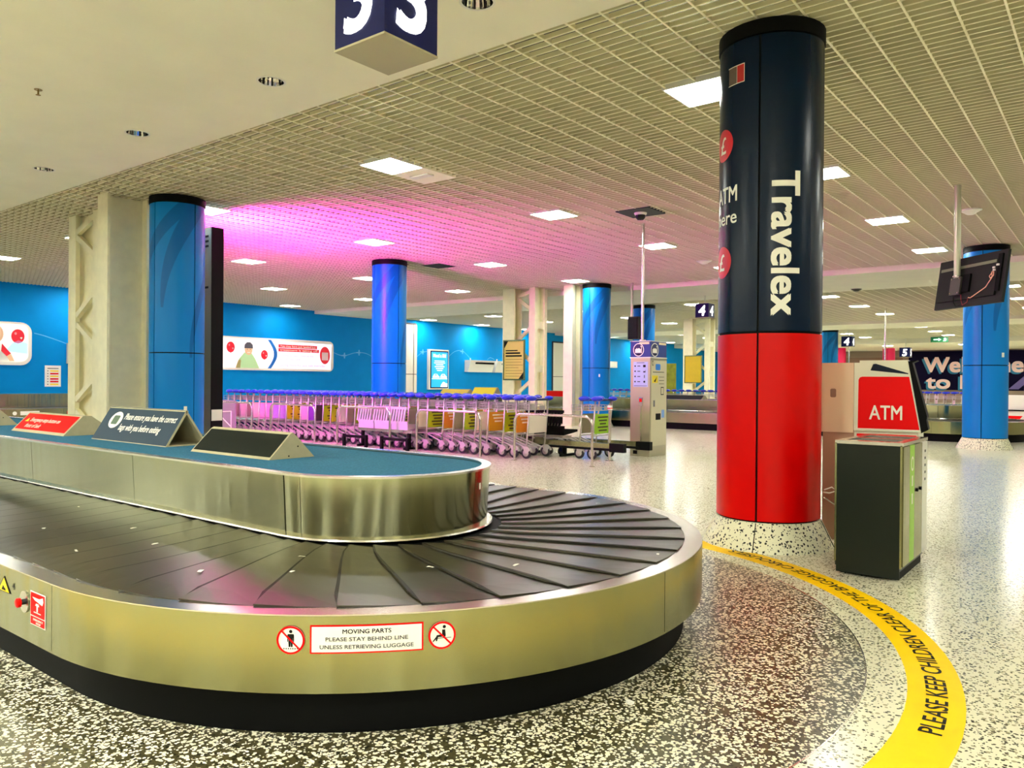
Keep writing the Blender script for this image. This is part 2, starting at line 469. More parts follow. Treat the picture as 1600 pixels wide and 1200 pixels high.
# floor inlay ring and painted safety line
CX, CY = 3.1, 3.35
def arc_pts(r, a0, a1, n, cx=CX, cy=CY): return [(cx+r*math.cos(math.radians(a0+(a1-a0)*k/n)), cy+r*math.sin(math.radians(a0+(a1-a0)*k/n))) for k in range(n+1)]
def stadium_band(r0, r1, ytop, z0, z1, n=64, cx=CX, cy=CY):
    outer = [(cx-r1, ytop)] + arc_pts(r1, 180, 360, n, cx, cy) + [(cx+r1, ytop)]
    inner = [(cx-r0, ytop)] + arc_pts(r0, 180, 360, n, cx, cy) + [(cx+r0, ytop)]
    mb = MB(); N = len(outer)
    vs = [(x,y,z0) for x,y in outer]+[(x,y,z0) for x,y in inner]+[(x,y,z1) for x,y in outer]+[(x,y,z1) for x,y in inner]
    fs = []
    for i in range(N-1):
        j = i+1
        fs += [(i,j,N+j,N+i),(2*N+i,3*N+i,3*N+j,2*N+j),(i,2*N+i,2*N+j,j),(N+i,N+j,3*N+j,3*N+i)]
    fs += [(0,N,3*N,2*N),(N-1,3*N-1,4*N-1,2*N-1)]
    return mb.add(vs, fs)
struct('trim_5', stadium_band(1.5, 2.53, 22, 0.0, 0.0015), M_inlay)
struct('trim_6', stadium_band(2.53, 2.537, 22, 0.0, 0.002), M_chrome)
line = stadium_band(2.695, 2.905, 22, 0.0, 0.0025).build('floor_line', M_yellow)
tag(line, 'yellow warning line curving on the floor around the nearest baggage carousel', 'floor marking')
V, _ = glyphs('A', 1)
def linefn(u, v):
    r = 2.842-v; a = math.radians(-88.0)+u/2.79
    return (CX+r*math.cos(a), CY+r*math.sin(a), 0.0035)
write('PLEASE KEEP CHILDREN CLEAR OF THE BAGGAGE CAROUSELS', 0.08, linefn, M_blackprint, line, width=3.26, bold=0.012, cut=(0.12, None), label='black capital lettering along the line')

# ------------------------------------------------------------------ round columns
def column(cx, cy, kind, label, seam=0.0, top=ZC-0.02):
    t = thing('round_column', label, 'column', (cx, cy, 0), 'round columns of the hall')
    MB().lathe([(0.51,0.0),(0.405,0.212),(0.3,0.212),(0.3,0.0)], 40, cx, cy).build('base', M_base, t, True, label='speckled stone base')
    for k in range(4):
        a = seam+90*k
        p = Vector((math.cos(math.radians(a)), math.sin(math.radians(a)), 0))
        MB().bar((cx+p.x*0.512, cy+p.y*0.512, 0.0), (cx+p.x*0.408, cy+p.y*0.408, 0.21), 0.006, 0.004).build('joint', M_black, t)
    MB().lathe([(0.385,0.2),(0.385,top),(0.3,top),(0.3,0.2)], 32, cx, cy).build('core', M_black, t, True)
    MB().lathe([(0.41,top-0.11),(0.41,top),(0.33,top),(0.33,top-0.11)], 32, cx, cy).build('collar', M_black, t, True)
    tiers = ((0.225, 1.662), (1.68, top-0.12))
    for ti, (z0, z1) in enumerate(tiers):
        for k in range(4):
            a = seam+90*k
            mt = {'blue': (M_bluecol, M_bluecol), 'atm': (M_red, M_navy), 'pink': (mat('pink_wrap', srgb(240,20,96), 0.3),)*2}[kind][ti]
            pn = MB().lathe([(0.40,z0),(0.40,z1),(0.388,z1),(0.388,z0)], 14, cx, cy, a+1.1, a+88.9).build('wrap_panel', mt, t, True)
            if kind == 'atm': pn['label'] = 'red lower panel' if ti == 0 else 'navy upper panel'
    return t
col_near = column(6.25, 2.26, 'atm', 'red and navy column with white lettering, beside the cash machine', 8)
column(6.35, 11.6, 'blue', 'blue column behind the triangular plinth signs, left of the tall dark screen', 9)
column(12.62, 13.55, 'blue', 'blue column rising behind the long front row of luggage trolleys', -11)
column(19.1, 11.9, 'blue', 'blue column just left of the trolley dispensing kiosk', 2)
column(25.3, 13.75, 'blue', 'blue column far behind the pole of the trolley kiosk', 5)
column(18.3, 2.2, 'blue', 'blue column on the right with pale speckled base, behind the hanging screen', 88)
column(42.0, 12.0, 'blue', 'far blue column showing at the right edge of the navy and red column', 3)
def cylfn(cx, cy, r):
    return lambda deg, z: (cx+r*math.cos(math.radians(deg)), cy+r*math.sin(math.radians(deg)), z)
CN = cylfn(6.25, 2.26, 0.4025)
write('Travelex', 0.205, lambda u, v: CN(-157.6+math.degrees(v/0.4), 2.885-u), M_white, col_near, width=1.085, bold=0.032, cut=(0.3, 0.03), label='large white lettering running down the navy panel')
write('ATM', 0.125, lambda u, v: CN(124+math.degrees(u/0.4), 2.705+v), M_white, col_near, width=0.265, bold=0.015, cut=(0.03, None), label='white lettering')
write('here', 0.105, lambda u, v: CN(123+math.degrees(u/0.4), 2.535+v), M_white, col_near, width=0.27, bold=0.012, cut=(0.03, None), label='white lettering')
for z, c in ((3.17, 137.5), (2.24, 136)):
    off = OFF[col_near.name]
    mb = MB(); n = 28; vs = [CN(c, z)]; fs = []
    for rr in (0.3, 0.6, 0.8, 1.0):
        for k in range(n): vs.append(CN(c+math.degrees(0.127*rr*math.cos(2*PI*k/n)/0.4), z+0.127*rr*math.sin(2*PI*k/n)))
    for k in range(n):
        fs.append((0, 1+k, 1+(k+1)%n))
        for q in range(3): fs.append((1+q*n+k, 1+(q+1)*n+k, 1+(q+1)*n+(k+1)%n, 1+q*n+(k+1)%n))
    mb.add(vs, fs)
    d = mb.build('round_badge', mat('badge_red', srgb(206,22,40), 0.35), col_near, label='red disc with a white pound sign')
    C2 = cylfn(6.25, 2.26, 0.4045)
    write('£', 0.13, lambda u, v, z=z, c=c, C2=C2: C2(c+math.degrees(u/0.4), z-0.065+v), M_white, d, center=True, bold=0.015, cut=(0.02, None))
mb = MB(); vs = [CN(a, z) for a in (148,154,160.5) for z in (3.62, 3.752)]
mb.add(vs, [(0,2,3,1),(2,4,5,3)]); mb.build('notice', mat('notice_taupe', srgb(92,78,66), 0.4), col_near)
mb = MB(); vs = [CN(a, z) for a in (161,165.5,170) for z in (3.618, 3.75)]
mb.add(vs, [(0,2,3,1),(2,4,5,3)]); nt_ = mb.build('notice', mat('notice_red', srgb(176,20,22), 0.4), col_near, label='small red notice near the top')
C2 = cylfn(6.25, 2.26, 0.4035)
for a0, a1, z0, z1 in ((147.5,170.4,3.612,3.618),(147.5,170.4,3.750,3.757),(170,170.7,3.612,3.757),(160.5,161,3.612,3.757)):
    mb = MB(); n = 6
    vs = [C2(a0+(a1-a0)*k/n, z) for k in range(n+1) for z in (z0, z1)]
    mb.add(vs, [(2*k,2*k+2,2*k+3,2*k+1) for k in range(n)]); mb.build('notice_border', M_white, nt_)

# ------------------------------------------------------------------ ceiling lights
def light_panel(x, y, label, group='square ceiling light panels', z=ZC, infill=False, s=0.3, lm=None):
    t = thing('ceiling_light', label, 'ceiling light', (x, y, z-0.012), group)
    mb = MB()
    for a in ((x-s,x+s,y-s,y-s+0.018),(x-s,x+s,y+s-0.018,y+s),(x-s,x-s+0.018,y-s+0.018,y+s-0.018),(x+s-0.018,x+s,y-s+0.018,y+s-0.018)):
        mb.box(*a, z-0.012, z+0.06)
    mb.build('frame', M_whitepl, t)
    MB().box(x-s+0.018, x+s-0.018, y-s+0.018, y+s-0.018, z-0.008, z+0.05).build('diffuser', lm or M_light, t)
    if infill:
        MB().box(x+s, x+s+0.62, y-s, y+s, z-0.01, z+0.05).build('infill_panel', M_plaster, t)
        MB().box(x+s+0.2, x+s+0.32, y-0.17, y+0.17, z-0.03, z-0.01).build('sensor_housing', M_whitepl, t)
    return t
GX = (7.05, 10.75, 14.45, 18.15)
GY = (24.95, 20.7, 16.4, 12.0, 7.55, 3.2, -1.2, -5.6)
for i, x in enumerate(GX):
    for j, y in enumerate(GY):
        light_panel(x, y, 'lit square panel, %s row past the near plaster band, %s from the back wall' % (ORD[i], ORD[j]), infill=(i == 0 and j == 4))
for i, x in enumerate((26.0, 29.8, 33.6)):
    for j, y in enumerate((25.3, 21.4, 16.9, 12.1, 7.5, 2.6, -2)):
        light_panel(x, y, 'lit panel, %s row past the second plaster band, %s from the back wall' % (ORD[i], ORD[j]), lm=M_light2)
for i, x in enumerate((42.0, 45.9, 49.8)):
    for j, y in enumerate((25, 20.4, 16.5, 12.2, 7.8, 3.3, -1.2)):
        light_panel(x, y, 'small lit panel, %s row past the third plaster band, %s from the back wall' % (ORD[i], ORD[j]), lm=M_light2)
for i, x in enumerate((-1.2, -4.9)):  # unseen fill panels added to brighten surfaces facing the camera
    for j, y in enumerate((20.7, 16.4, 12.0, 7.55, 3.2, -1.2, -5.6)):
        light_panel(x, y, 'lit panel behind the viewer, %s row before the plaster band, %s from the back wall' % (ORD[i], ORD[j]), lm=M_fill0)
for i, x in enumerate((55.5, 60.5)):
    for j, y in enumerate((20.4, 16.5, 12.2, 7.8, 3.3, -1.2)):
        light_panel(x, y, 'tiny lit panel, %s row from the dark far wall, %s from the back wall' % (ORD[1-i], ORD[j]), z=3.80)

# recessed downlights in the plaster band (switched off)
nmd = ['topmost', 'second lowest', 'third lowest', 'lowest']
for k, (y, lab) in enumerate(((3.62,'beside the hanging carousel number'),(6.06,'left of the hanging carousel number'),(8.51,'in the middle of the plaster band at left'),(10.95,'nearest the cream steel stanchion'))):
    t = thing('downlight', 'round recessed reflector downlight '+lab, 'downlight', (4.19, y, ZS), 'unlit downlights in the plaster band')
    MB().lathe([(0.112,ZS-0.006),(0.13,ZS-0.004),(0.13,ZS),(0.112,ZS)], 32, 4.19, y).build('rim', M_whitepl, t, True)
    MB().lathe([(0.114,ZS-0.004),(0.106,ZS+0.05),(0.085,ZS+0.11),(0.05,ZS+0.15),(0.0,ZS+0.16)], 22, 4.19, y, close=False).build('reflector', M_mirror, t, label='faceted mirror bowl')
    for q in range(9):  # black ribs added to imitate dark reflections in the bowl
        a = 2*PI*q/9+0.2; ca, sa = math.cos(a), math.sin(a)
        MB().tube([(4.19+r*ca, y+r*sa, ZS+dz) for r, dz in ((0.112,-0.001),(0.103,0.05),(0.082,0.105),(0.048,0.142))], 0.0075, 6).build('reflector_rib', M_blackgl, t, True)
    for q in (-0.03, 0.03): MB().tube([(4.19+q,y-0.07,ZS+0.09),(4.19+q,y+0.07,ZS+0.09)], 0.009, 8).build('lamp_tube', M_whitepl, t, True)
t = thing('sprinkler', 'tiny brass sprinkler head in the plaster band at upper left', 'sprinkler', (3.0, 7.98, ZS))
MB().lathe([(0.02,ZS-0.004),(0.035,ZS-0.004),(0.035,ZS),(0.02,ZS)], 14, 3.0, 7.98).build('collar', mat('brass', srgb(150,120,60), 0.35, 1.0), t)
MB().tube([(3.0,7.98,ZS),(3.0,7.98,ZS-0.05)], 0.008).build('stem', MATS['brass'], t)
MB().lathe([(0,ZS-0.055),(0.022,ZS-0.052),(0.022,ZS-0.049),(0,ZS-0.049)], 12, 3.0, 7.98, close=False).build('deflector', MATS['brass'], t)

# ------------------------------------------------------------------ baggage carousels
RB0, RB1, RC = 0.67, 1.69, 1.2
PITCH_S = math.radians(10.35)*RC
def belt_xy(s, t, cx, cy):
    r = RB0+(RB1-RB0)*t
    Ls = PI*RC
    if s < 0: return (cx-r, cy-s)
    if s > Ls: return (cx+r, cy+(s-Ls))
    a = PI+s/RC
    return (cx+r*math.cos(a), cy+r*math.sin(a))
def slat_mesh(s0, cx, cy, off):
    mb = MB(); NT = 7; QS = (0.0, 0.05, 0.14, 0.5, 1.0); NS = len(QS)-1
    top = []; bot = []
    for i in range(NT+1):
        t = i/NT
        tc = 0.002+0.998*t
        sk = 0.20*(t-0.5)+0.035*math.sin(PI*t)+0.10*max(0, 0.14-t)
        for j, q in enumerate(QS):
            s = s0+sk+q*PITCH_S*1.13
            tt = tc
            if i == NT and j == 0: tt = 0.982; s += 0.012
            x, y = belt_xy(s, tt, cx, cy)
            z = 0.4715-0.0145*q-(0.0012 if j == 0 else 0)-(0.006*max(0, (t-0.9)*10)*(1-q))
            top.append((x-off[0], y-off[1], z)); bot.append((x-off[0], y-off[1], 0.4715-0.0145*q-0.0105))
    n = NS+1; T = len(top); fs = []
    for i in range(NT):
        for j in range(NS):
            a = i*n+j
            fs.append((a, a+1, a+n+1, a+n)); fs.append((T+a, T+a+n, T+a+n+1, T+a+1))
    for i in range(NT):
        a = i*n; fs.append((a, a+n, T+a+n, T+a)); b = i*n+NS; fs.append((b, T+b, T+b+n, b+n))
    for j in range(NS):
        a = j; fs.append((a, T+a, T+a+1, a+1)); b = NT*n+j; fs.append((b, b+1, T+b+1, T+b))
    mb.add(top+bot, fs)
    return mb
def carousel(cx, cy, ytop, label, full=True):
    t = thing('baggage_carousel', label, 'baggage carousel', (cx, cy, 0), 'baggage carousels')
    o = OFF[t.name]
    stadium_band(1.62, 1.685, ytop, 0.0, 0.2, 64, cx, cy).build('kick_plinth', M_black, t, True, label='black recessed base')
    # outer steel fascia in curved and straight sheets, with a fine joint between them
    def sheet(r0, r1, z0, z1, a0, a1, n=24):
        mb = MB(); mb.lathe([(r1,z0),(r1,z1),(r0,z1),(r0,z0)], n, cx, cy, a0, a1); return mb
    for a0, a1 in ((180.03, 269.9), (270.05, 359.97)):
        sheet(1.765, 1.78, 0.19, 0.452, a0, a1, 48).build('fascia_panel', M_steel, t, True)
    k = cy+0.002
    while k < ytop:
        e = min(k+2.0, ytop)
        for sg in (-1, 1):
            xo = cx+sg*1.78; xi = cx+sg*1.765
            MB().box(min(xo,xi), max(xo,xi), k+0.001, e-0.001, 0.19, 0.452).build('fascia_panel', M_steel, t)
        k = e
    stadium_band(1.62, 1.778, ytop, 0.18, 0.19, 64, cx, cy).build('fascia_return', M_steel, t, True)
    stadium_band(1.655, 1.7795, ytop, 0.4525, 0.4575, 64, cx, cy).build('rim', M_chrome, t, True, label='bright rolled rim around the belt')
    stadium_band(0.60, 1.66, ytop, 0.43, 0.4555, 64, cx, cy).build('belt_deck', M_black, t, True)
    s = -(ytop-cy-0.6)
    N = 0
    Ls = PI*RC
    k0 = -int((min(ytop, cy+12)-cy-0.3)/PITCH_S); k1 = int((Ls+(min(ytop, cy+9)-cy-0.4))/PITCH_S)
    for k in range(k0, k1):
        so = slat_mesh(k*PITCH_S+0.105, cx, cy, (0,0,0)).build('belt_slat', M_slat, t)
        so.data.materials.append(M_edgeshade)                      # dark strip painted along the raised edge to imitate its shade line
        for pi in range(7): so.data.polygons[pi*8].material_index = 1
    # inner plinth, steel sheets and carpeted top
    for a0, a1 in ((190.5, 281), (281.25, 360)):
        mb = MB(); mb.lathe([(0.632,0.47),(0.65,0.785),(0.635,0.785),(0.617,0.47)], 40, cx, cy+0.06, a0, a1); mb.build('plinth_panel', M_steel2, t, True)
    mb = MB(); mb.lathe([(0.632,0.47),(0.65,0.785),(0.635,0.785),(0.617,0.47)], 6, cx, cy+0.06, 180.2, 190.2); mb.build('plinth_panel', M_steel2, t, True)
    k = cy+0.065
    while k < ytop:
        e = min(k+1.6, ytop)
        for sg in (-1, 1):
            mb = MB(); mb.prism([(cx+sg*0.632,k+0.002,0.47),(cx+sg*0.65,k+0.002,0.785),(cx+sg*0.635,k+0.002,0.785),(cx+sg*0.617,k+0.002,0.47)], (0,e-k-0.004,0))
            mb.build('plinth_panel', M_steel2, t)
        k = e
    stadium_band(0.60, 0.656, ytop, 0.786, 0.797, 64, cx, cy+0.06).build('plinth_rim', M_chrome, t, True)
    pts = [(cx-0.605, ytop, 0.76)] + [(x,y,0.76) for x,y in arc_pts(0.605, 180, 360, 40, cx, cy+0.06)] + [(cx+0.605, ytop, 0.76)]
    MB().prism(pts, (0,0,0.022)).build('carpet_top', M_carpet, t, False, label='blue carpet top')
    MB().lathe([(0.61,0.46),(0.668,0.474),(0.664,0.482),(0.625,0.484)], 48, cx, cy+0.06, 180, 360).build('skirting', M_chrome, t, True)
    for sg in (-1, 1):
        MB().prism([(cx+sg*0.61,cy+0.06,0.46),(cx+sg*0.668,cy+0.06,0.474),(cx+sg*0.664,cy+0.06,0.482),(cx+sg*0.625,cy+0.06,0.484)], (0,ytop-cy-0.06,0)).build('skirting', M_chrome, t)
    return t
car1 = carousel(CX, CY, 20.0, 'nearest steel baggage carousel with dark overlapping slats and a carpeted plinth')
car2 = carousel(21.45, 3.4, 24.0, 'far baggage carousel behind the trolley kiosk and the right hand blue column')

# marks on the front fascia
FN = cylfn(CX, CY, 1.7815); FN2 = cylfn(CX, CY, 1.783); FN3 = cylfn(CX, CY, 1.7845)
def fz(fn, c, zc): return lambda u, v: fn(c+math.degrees(u/1.78), zc+v)
def patch(fn, pts_u, z0, z1, material, parent, name, label=None):
    mb = MB(); vs = [fn(u, z) for u in pts_u for z in (z0, z1)]
    mb.add(vs, [(2*k,2*k+2,2*k+3,2*k+1) for k in range(len(pts_u)-1)])
    return mb.build(name, material, parent, label=label)
def curved_disc(fn, c, zc, r, material, parent, name, r0=0.0, n=28, label=None):
    mb = MB(); vs = []; fs = []
    for k in range(n):
        a = 2*PI*k/n
        for rr in (r0, r): vs.append(fn(c+math.degrees(rr*math.cos(a)/1.78), zc+rr*math.sin(a)))
    if r0 == 0: fs.append(tuple(2*k+1 for k in range(n)))
    else: fs = [(2*k, 2*k+1, 2*((k+1)%n)+1, 2*((k+1)%n)) for k in range(n)]
    return mb.add(vs, fs).build(name, material, parent, label=label)
# PUSHED_HERE
def curved_poly(fn, c, zc, pts, material, parent, name):
    f = fz(fn, c, zc); return flat(f, pts, material, parent, name)
pl = patch(FN, [-141.05+12.7*k/10 for k in range(11)], 0.322, 0.422, M_redprint, car1, 'warning_plate', 'white plate with a red border and three lines of capitals')
patch(FN2, [-140.85+12.3*k/10 for k in range(11)], 0.3275, 0.4165, M_white, pl, 'plate_face')
for body, h, wd, zb, bo in (('MOVING PARTS', 0.0150, 0.168, 0.3925, 0.022), ('PLEASE STAY BEHIND LINE', 0.0135, 0.285, 0.3665, 0.008), ('UNLESS RETRIEVING LUGGAGE', 0.0135, 0.325, 0.3395, 0.008)):
    write(body, h, lambda u, v, zb=zb: FN3(-134.7+math.degrees(u/1.78), zb+v), M_blackprint, pl, width=wd, bold=bo, center=True, cut=(0.03, None))
for c, kind in ((-143.2, 'stand'), (-126.2, 'sit')):
    ro = curved_disc(FN, c, 0.37, 0.049, M_white, car1, 'prohibition_sign', label='round white sign with a red ring, no '+('standing' if kind == 'stand' else 'sitting'))
    blk = M_blackprint
    if kind == 'stand':
        curved_disc(FN2, c+0.0, 0.400, 0.006, blk, ro, 'pictogram', n=14)
        curved_poly(FN2, c, 0.37, [(-0.010,0.021),(0.010,0.021),(0.012,0.017),(0.012,-0.006),(0.009,-0.006),(0.008,0.010),(0.007,-0.024),(0.001,-0.024),(0,-0.006),(-0.001,-0.024),(-0.007,-0.024),(-0.008,0.010),(-0.009,-0.006),(-0.012,-0.006),(-0.012,0.017)], blk, ro, 'pictogram')
        for k in range(7): curved_disc(FN2, c+(k-3)*0.25, 0.340, 0.0024, blk, ro, 'belt_dot', n=8)
    else:
        curved_disc(FN2, c+0.25, 0.400, 0.006, blk, ro, 'pictogram', n=14)
        curved_poly(FN2, c, 0.37, [(0.000,0.020),(0.011,0.020),(0.013,0.0),(0.012,-0.006),(-0.014,-0.006),(-0.018,-0.020),(-0.023,-0.020),(-0.020,0.001),(0.0,0.003)], blk, ro, 'pictogram')
        curved_poly(FN2, c, 0.37, [(-0.020,-0.002),(-0.034,-0.020),(-0.031,-0.022),(-0.014,-0.005)], blk, ro, 'pictogram')
        curved_poly(FN2, c, 0.37, [(-0.018,-0.009),(0.033,-0.009),(0.033,-0.011),(-0.018,-0.011)], blk, ro, 'pictogram')
    curved_disc(FN3, c, 0.37, 0.0495, M_redprint, ro, 'red_ring', r0=0.0425)
    cs, sn = math.cos(math.radians(-45)), math.sin(math.radians(-45))
    curved_poly(FN3, c, 0.37, [(cs*a-sn*b, sn*a+cs*b) for a, b in ((-0.045,-0.003),(0.045,-0.003),(0.045,0.003),(-0.045,0.003))], M_redprint, ro, 'red_bar')
# straight part of fascia: faces -x, u runs towards -y
XF = CX-1.78
F1 = lambda u, v: (XF-0.0015, u, v)
F2 = lambda u, v: (XF-0.003, u, v)
F3 = lambda u, v: (XF-0.0045, u, v)
tri = flat(F1, [(3.905,0.345),(3.765,0.345),(3.835,0.415)], M_blackprint, car1, 'hazard_triangle', label='yellow triangular hand hazard sticker')
flat(F2, [(3.892,0.3485),(3.778,0.3485),(3.835,0.406)], mat('hazard_yellow', srgb(252,220,20), 0.4), tri, 'triangle_face')
flat(F3, [(3.86,0.353),(3.81,0.353),(3.815,0.362),(3.83,0.366),(3.84,0.376),(3.85,0.364)], M_blackprint, tri, 'pictogram')
write('4', 0.03, lambda u, v: F1(3.745-u, 0.37+v), M_blackprint, car1, bold=0.01)
MB().tube([(XF-0.001,3.612,0.342),(XF-0.006,3.612,0.342)], 0.045, 28).build('button_dish', M_chrome, car1, True)
bt = MB().tube([(XF-0.005,3.612,0.342),(XF-0.02,3.612,0.342)], 0.012, 16).build('stop_button_stem', M_blackgl, car1, True)
MB().tube([(XF-0.02,3.612,0.342),(XF-0.032,3.612,0.342),(XF-0.036,3.612,0.342)], [0.02,0.02,0.014], 18).build('stop_button', M_red, car1, True, label='red emergency stop button')
st = flat(F1, rect(3.555, 3.405, 0.262, 0.400), M_white, car1, 'stop_sign', label='red emergency stop sticker with a hand pressing a button')
flat(F2, rect(3.549, 3.411, 0.302, 0.396), M_redprint, st, 'sign_face')
flat(F2, rect(3.549, 3.411, 0.266, 0.298), M_redprint, st, 'sign_face')
flat(F3, [(3.53,0.378),(3.50,0.366),(3.47,0.362),(3.43,0.356),(3.42,0.372),(3.425,0.388),(3.46,0.378)], M_white, st, 'pictogram')
flat(F3, [(3.50,0.346),(3.46,0.346),(3.468,0.356),(3.492,0.356)], M_white, st, 'pictogram')
flat(F3, [(3.487,0.346),(3.473,0.346),(3.473,0.322),(3.487,0.322)], M_white, st, 'pictogram')
flat(F3, [(3.515,0.320),(3.445,0.320),(3.445,0.316),(3.515,0.316)], M_white, st, 'pictogram')
write('EMERGENCY', 0.0085, lambda u, v: F3(3.517-u, 0.284+v), M_white, st, width=0.095, bold=0.01)
write('STOP', 0.0085, lambda u, v: F3(3.49-u, 0.271+v), M_white, st, width=0.045, bold=0.01)
patch(cylfn(CX, CY+0.06, 0.653), [-75.6, -74.7, -73.8], 0.685, 0.72, M_whitepl, car1, 'latch_plate')

# paper scraps left on the belt
SCR = [(1.75,4.55),(2.06,4.2),(1.93,3.72),(2.18,5.15),(1.62,3.85),(1.78,3.05),(2.45,2.36),(2.72,2.1),(3.32,1.72),(4.45,2.75),(2.22,2.95),(2.02,2.75)]
SCL = ['farthest left','by the plinth joint','in the middle of the left belt','far back beside the plinth','near the outer rim at left','above the fascia joint','between plinth and round no standing sign','right of it on a slat edge','on the wide front slat','by the right outer rim','nearest the plinth curve','beside the pinkish sheen']
for (x, y), lb in zip(SCR, SCL):
    z = 0.4715; a = random.uniform(0, 3.1); l, wd = random.uniform(.012,.024), random.uniform(.005,.009)
    ca, sa = math.cos(a), math.sin(a)
    pts = [(x+ca*p-sa*q, y+sa*p+ca*q, z+r) for p, q, r in ((-l,-wd,0),(l*.9,-wd*1.1,.001),(l,wd*.8,.0005),(0,wd,0.0025),(-l*.9,wd*.9,.0005))]
    o = MB().prism(pts, (0,0,0.0006)).build('paper_scrap', M_white)
    tag(o, 'tiny torn white paper scrap on the belt, '+lb, 'litter', 'paper scraps on the nearest belt')
o = MB().prism([(2.72,1.525,0.002),(2.745,1.52,0.002),(2.75,1.545,0.002),(2.73,1.55,0.004)], (0,0,0.01)).build('paper_scrap', M_white)
tag(o, 'small white crumb of paper on the floor at the foot of the black carousel base', 'litter')

# triangular signs on the carpet
ZT = 0.7822
def tent(y0, y1, x0, x1, xa, za, face_mat, body_mat, label, closed=True, flat_top=0.0):
    t = thing('triangular_sign', label, 'sign', ((x0+x1)/2, (y0+y1)/2, ZT), 'triangular signs on the plinth')
    th = 0.012
    if closed:
        pf = [(x0, y0, ZT), (x1, y0, ZT), (xa+flat_top, y0, za), (xa, y0, za)] if flat_top else [(x0,y0,ZT),(x1,y0,ZT),(xa+0.012,y0,za-0.006),(xa+0.004,y0,za),(xa-0.012,y0,za-0.006)]
        MB().prism(pf, (0, y1-y0, 0)).build('body', body_mat, t)
        for (fx, fz_) in ((0.42,0.16),(0.62,0.75)) if not flat_top else ():
            MB().tube([(x0+(x1-x0)*fx, y0+0.002, ZT+(za-ZT)*fz_*0.6), (x0+(x1-x0)*fx, y0-0.002, ZT+(za-ZT)*fz_*0.6)], 0.005, 8).build('screw', M_black, t)
    else:
        d = Vector((xa-x0, 0, za-ZT)).normalized(); nrm = Vector((d.z, 0, -d.x))
        MB().prism([(x0,y0,ZT),(xa,y0,za),(xa+th*1.2,y0,za-th*0.6),(x0+th*1.3,y0,ZT)], (0,y1-y0,0)).build('front_board', body_mat, t)
        MB().prism([(x1,y0,ZT),(xa,y0,za),(xa-th*0.9,y0,za-th),(x1-th*1.3,y0,ZT)], (0,y1-y0,0)).build('back_board', body_mat, t)
        MB().box(x0+th, x1-th, y0, y1, ZT, ZT+0.008).build('base_board', body_mat, t)
    D = Vector((xa-x0, 0, za-ZT)) if (flat_top or not closed) else Vector((xa-0.012-x0, 0, za-0.006-ZT)); L = D.length; D.normalize(); Nn = Vector((-D.z, 0, D.x))
    fn = lambda u, v, k=0.0015: Vector((x0, y1-u, ZT))+D*v+Nn*k
    return t, fn, L, y1-y0
M_tan = mat('tan_board', srgb(178,170,136), 0.6, noise=0.06, nscale=14)
M_slate = mat('slate_board', srgb(22,50,68), 0.5, spec=0.2)
t, fn, L, W = tent(4.13, 5.036, 2.86, 3.20, 3.03, 0.945, None, M_tan, 'low triangular sign with a plain black face, nearest on the blue carpet')
flat(fn, rect(0.012, W-0.012, 0.02, L-0.012), mat('chalk_black', srgb(16,22,15), 0.55, spec=0.15), t, 'sign_face', 'plain black face')
t, fn, L, W = tent(5.461, 6.645, 2.91, 3.24, 3.07, 1.046, None, M_tan, 'tallest triangular sign with slate blue face and white slanted writing', closed=False)
sf = flat(fn, rect(0.003, W-0.003, 0.006, L-0.003), M_slate, t, 'sign_face', 'slate blue face with white italic writing')
g1 = lambda u, v: fn(u, v, 0.003); g2 = lambda u, v: fn(u, v, 0.0045)
flat(g1, disc(0.22, 0.185, 0.098, 0.075), M_white, sf, 'round_emblem')
flat(g2, rrect(0.17, 0.27, 0.145, 0.225, 0.015), mat('emblem_green', srgb(70,96,72), 0.5), sf, 'suitcase_pictogram')
write('Please ensure you have the correct', 0.055, lambda u, v: g1(0.345+u, 0.195+v), M_white, sf, width=0.79, bold=0.014, shear=0.25)
write('bags with you before exiting', 0.055, lambda u, v: g1(0.345+u, 0.10+v), M_white, sf, width=0.64, bold=0.014, shear=0.25)
t, fn, L, W = tent(7.08, 8.203, 2.87, 3.33, 3.03, 0.948, None, M_tan, 'triangular sign with a red face and white and yellow writing', flat_top=0.07)
sf = flat(fn, rect(0.02, W-0.03, 0.03, L-0.012), M_redprint, t, 'sign_face', 'red face')
g1 = lambda u, v: fn(u, v, 0.003)
write('Emergency stop button on', 0.045, lambda u, v: g1(0.20+u, 0.125+v), M_white, sf, width=0.62, bold=0.01, shear=0.2)
write('front of belt', 0.045, lambda u, v: g1(0.20+u, 0.055+v), M_white, sf, width=0.32, bold=0.01, shear=0.2)
flat(g1, [(0.09,0.12),(0.17,0.12),(0.13,0.165)], MATS['hazard_yellow'], sf, 'hazard_triangle')
tent(9.1, 10.1, 2.88, 3.25, 3.06, 0.96, None, M_tan, 'tan triangular sign just entering the left edge of the photo')

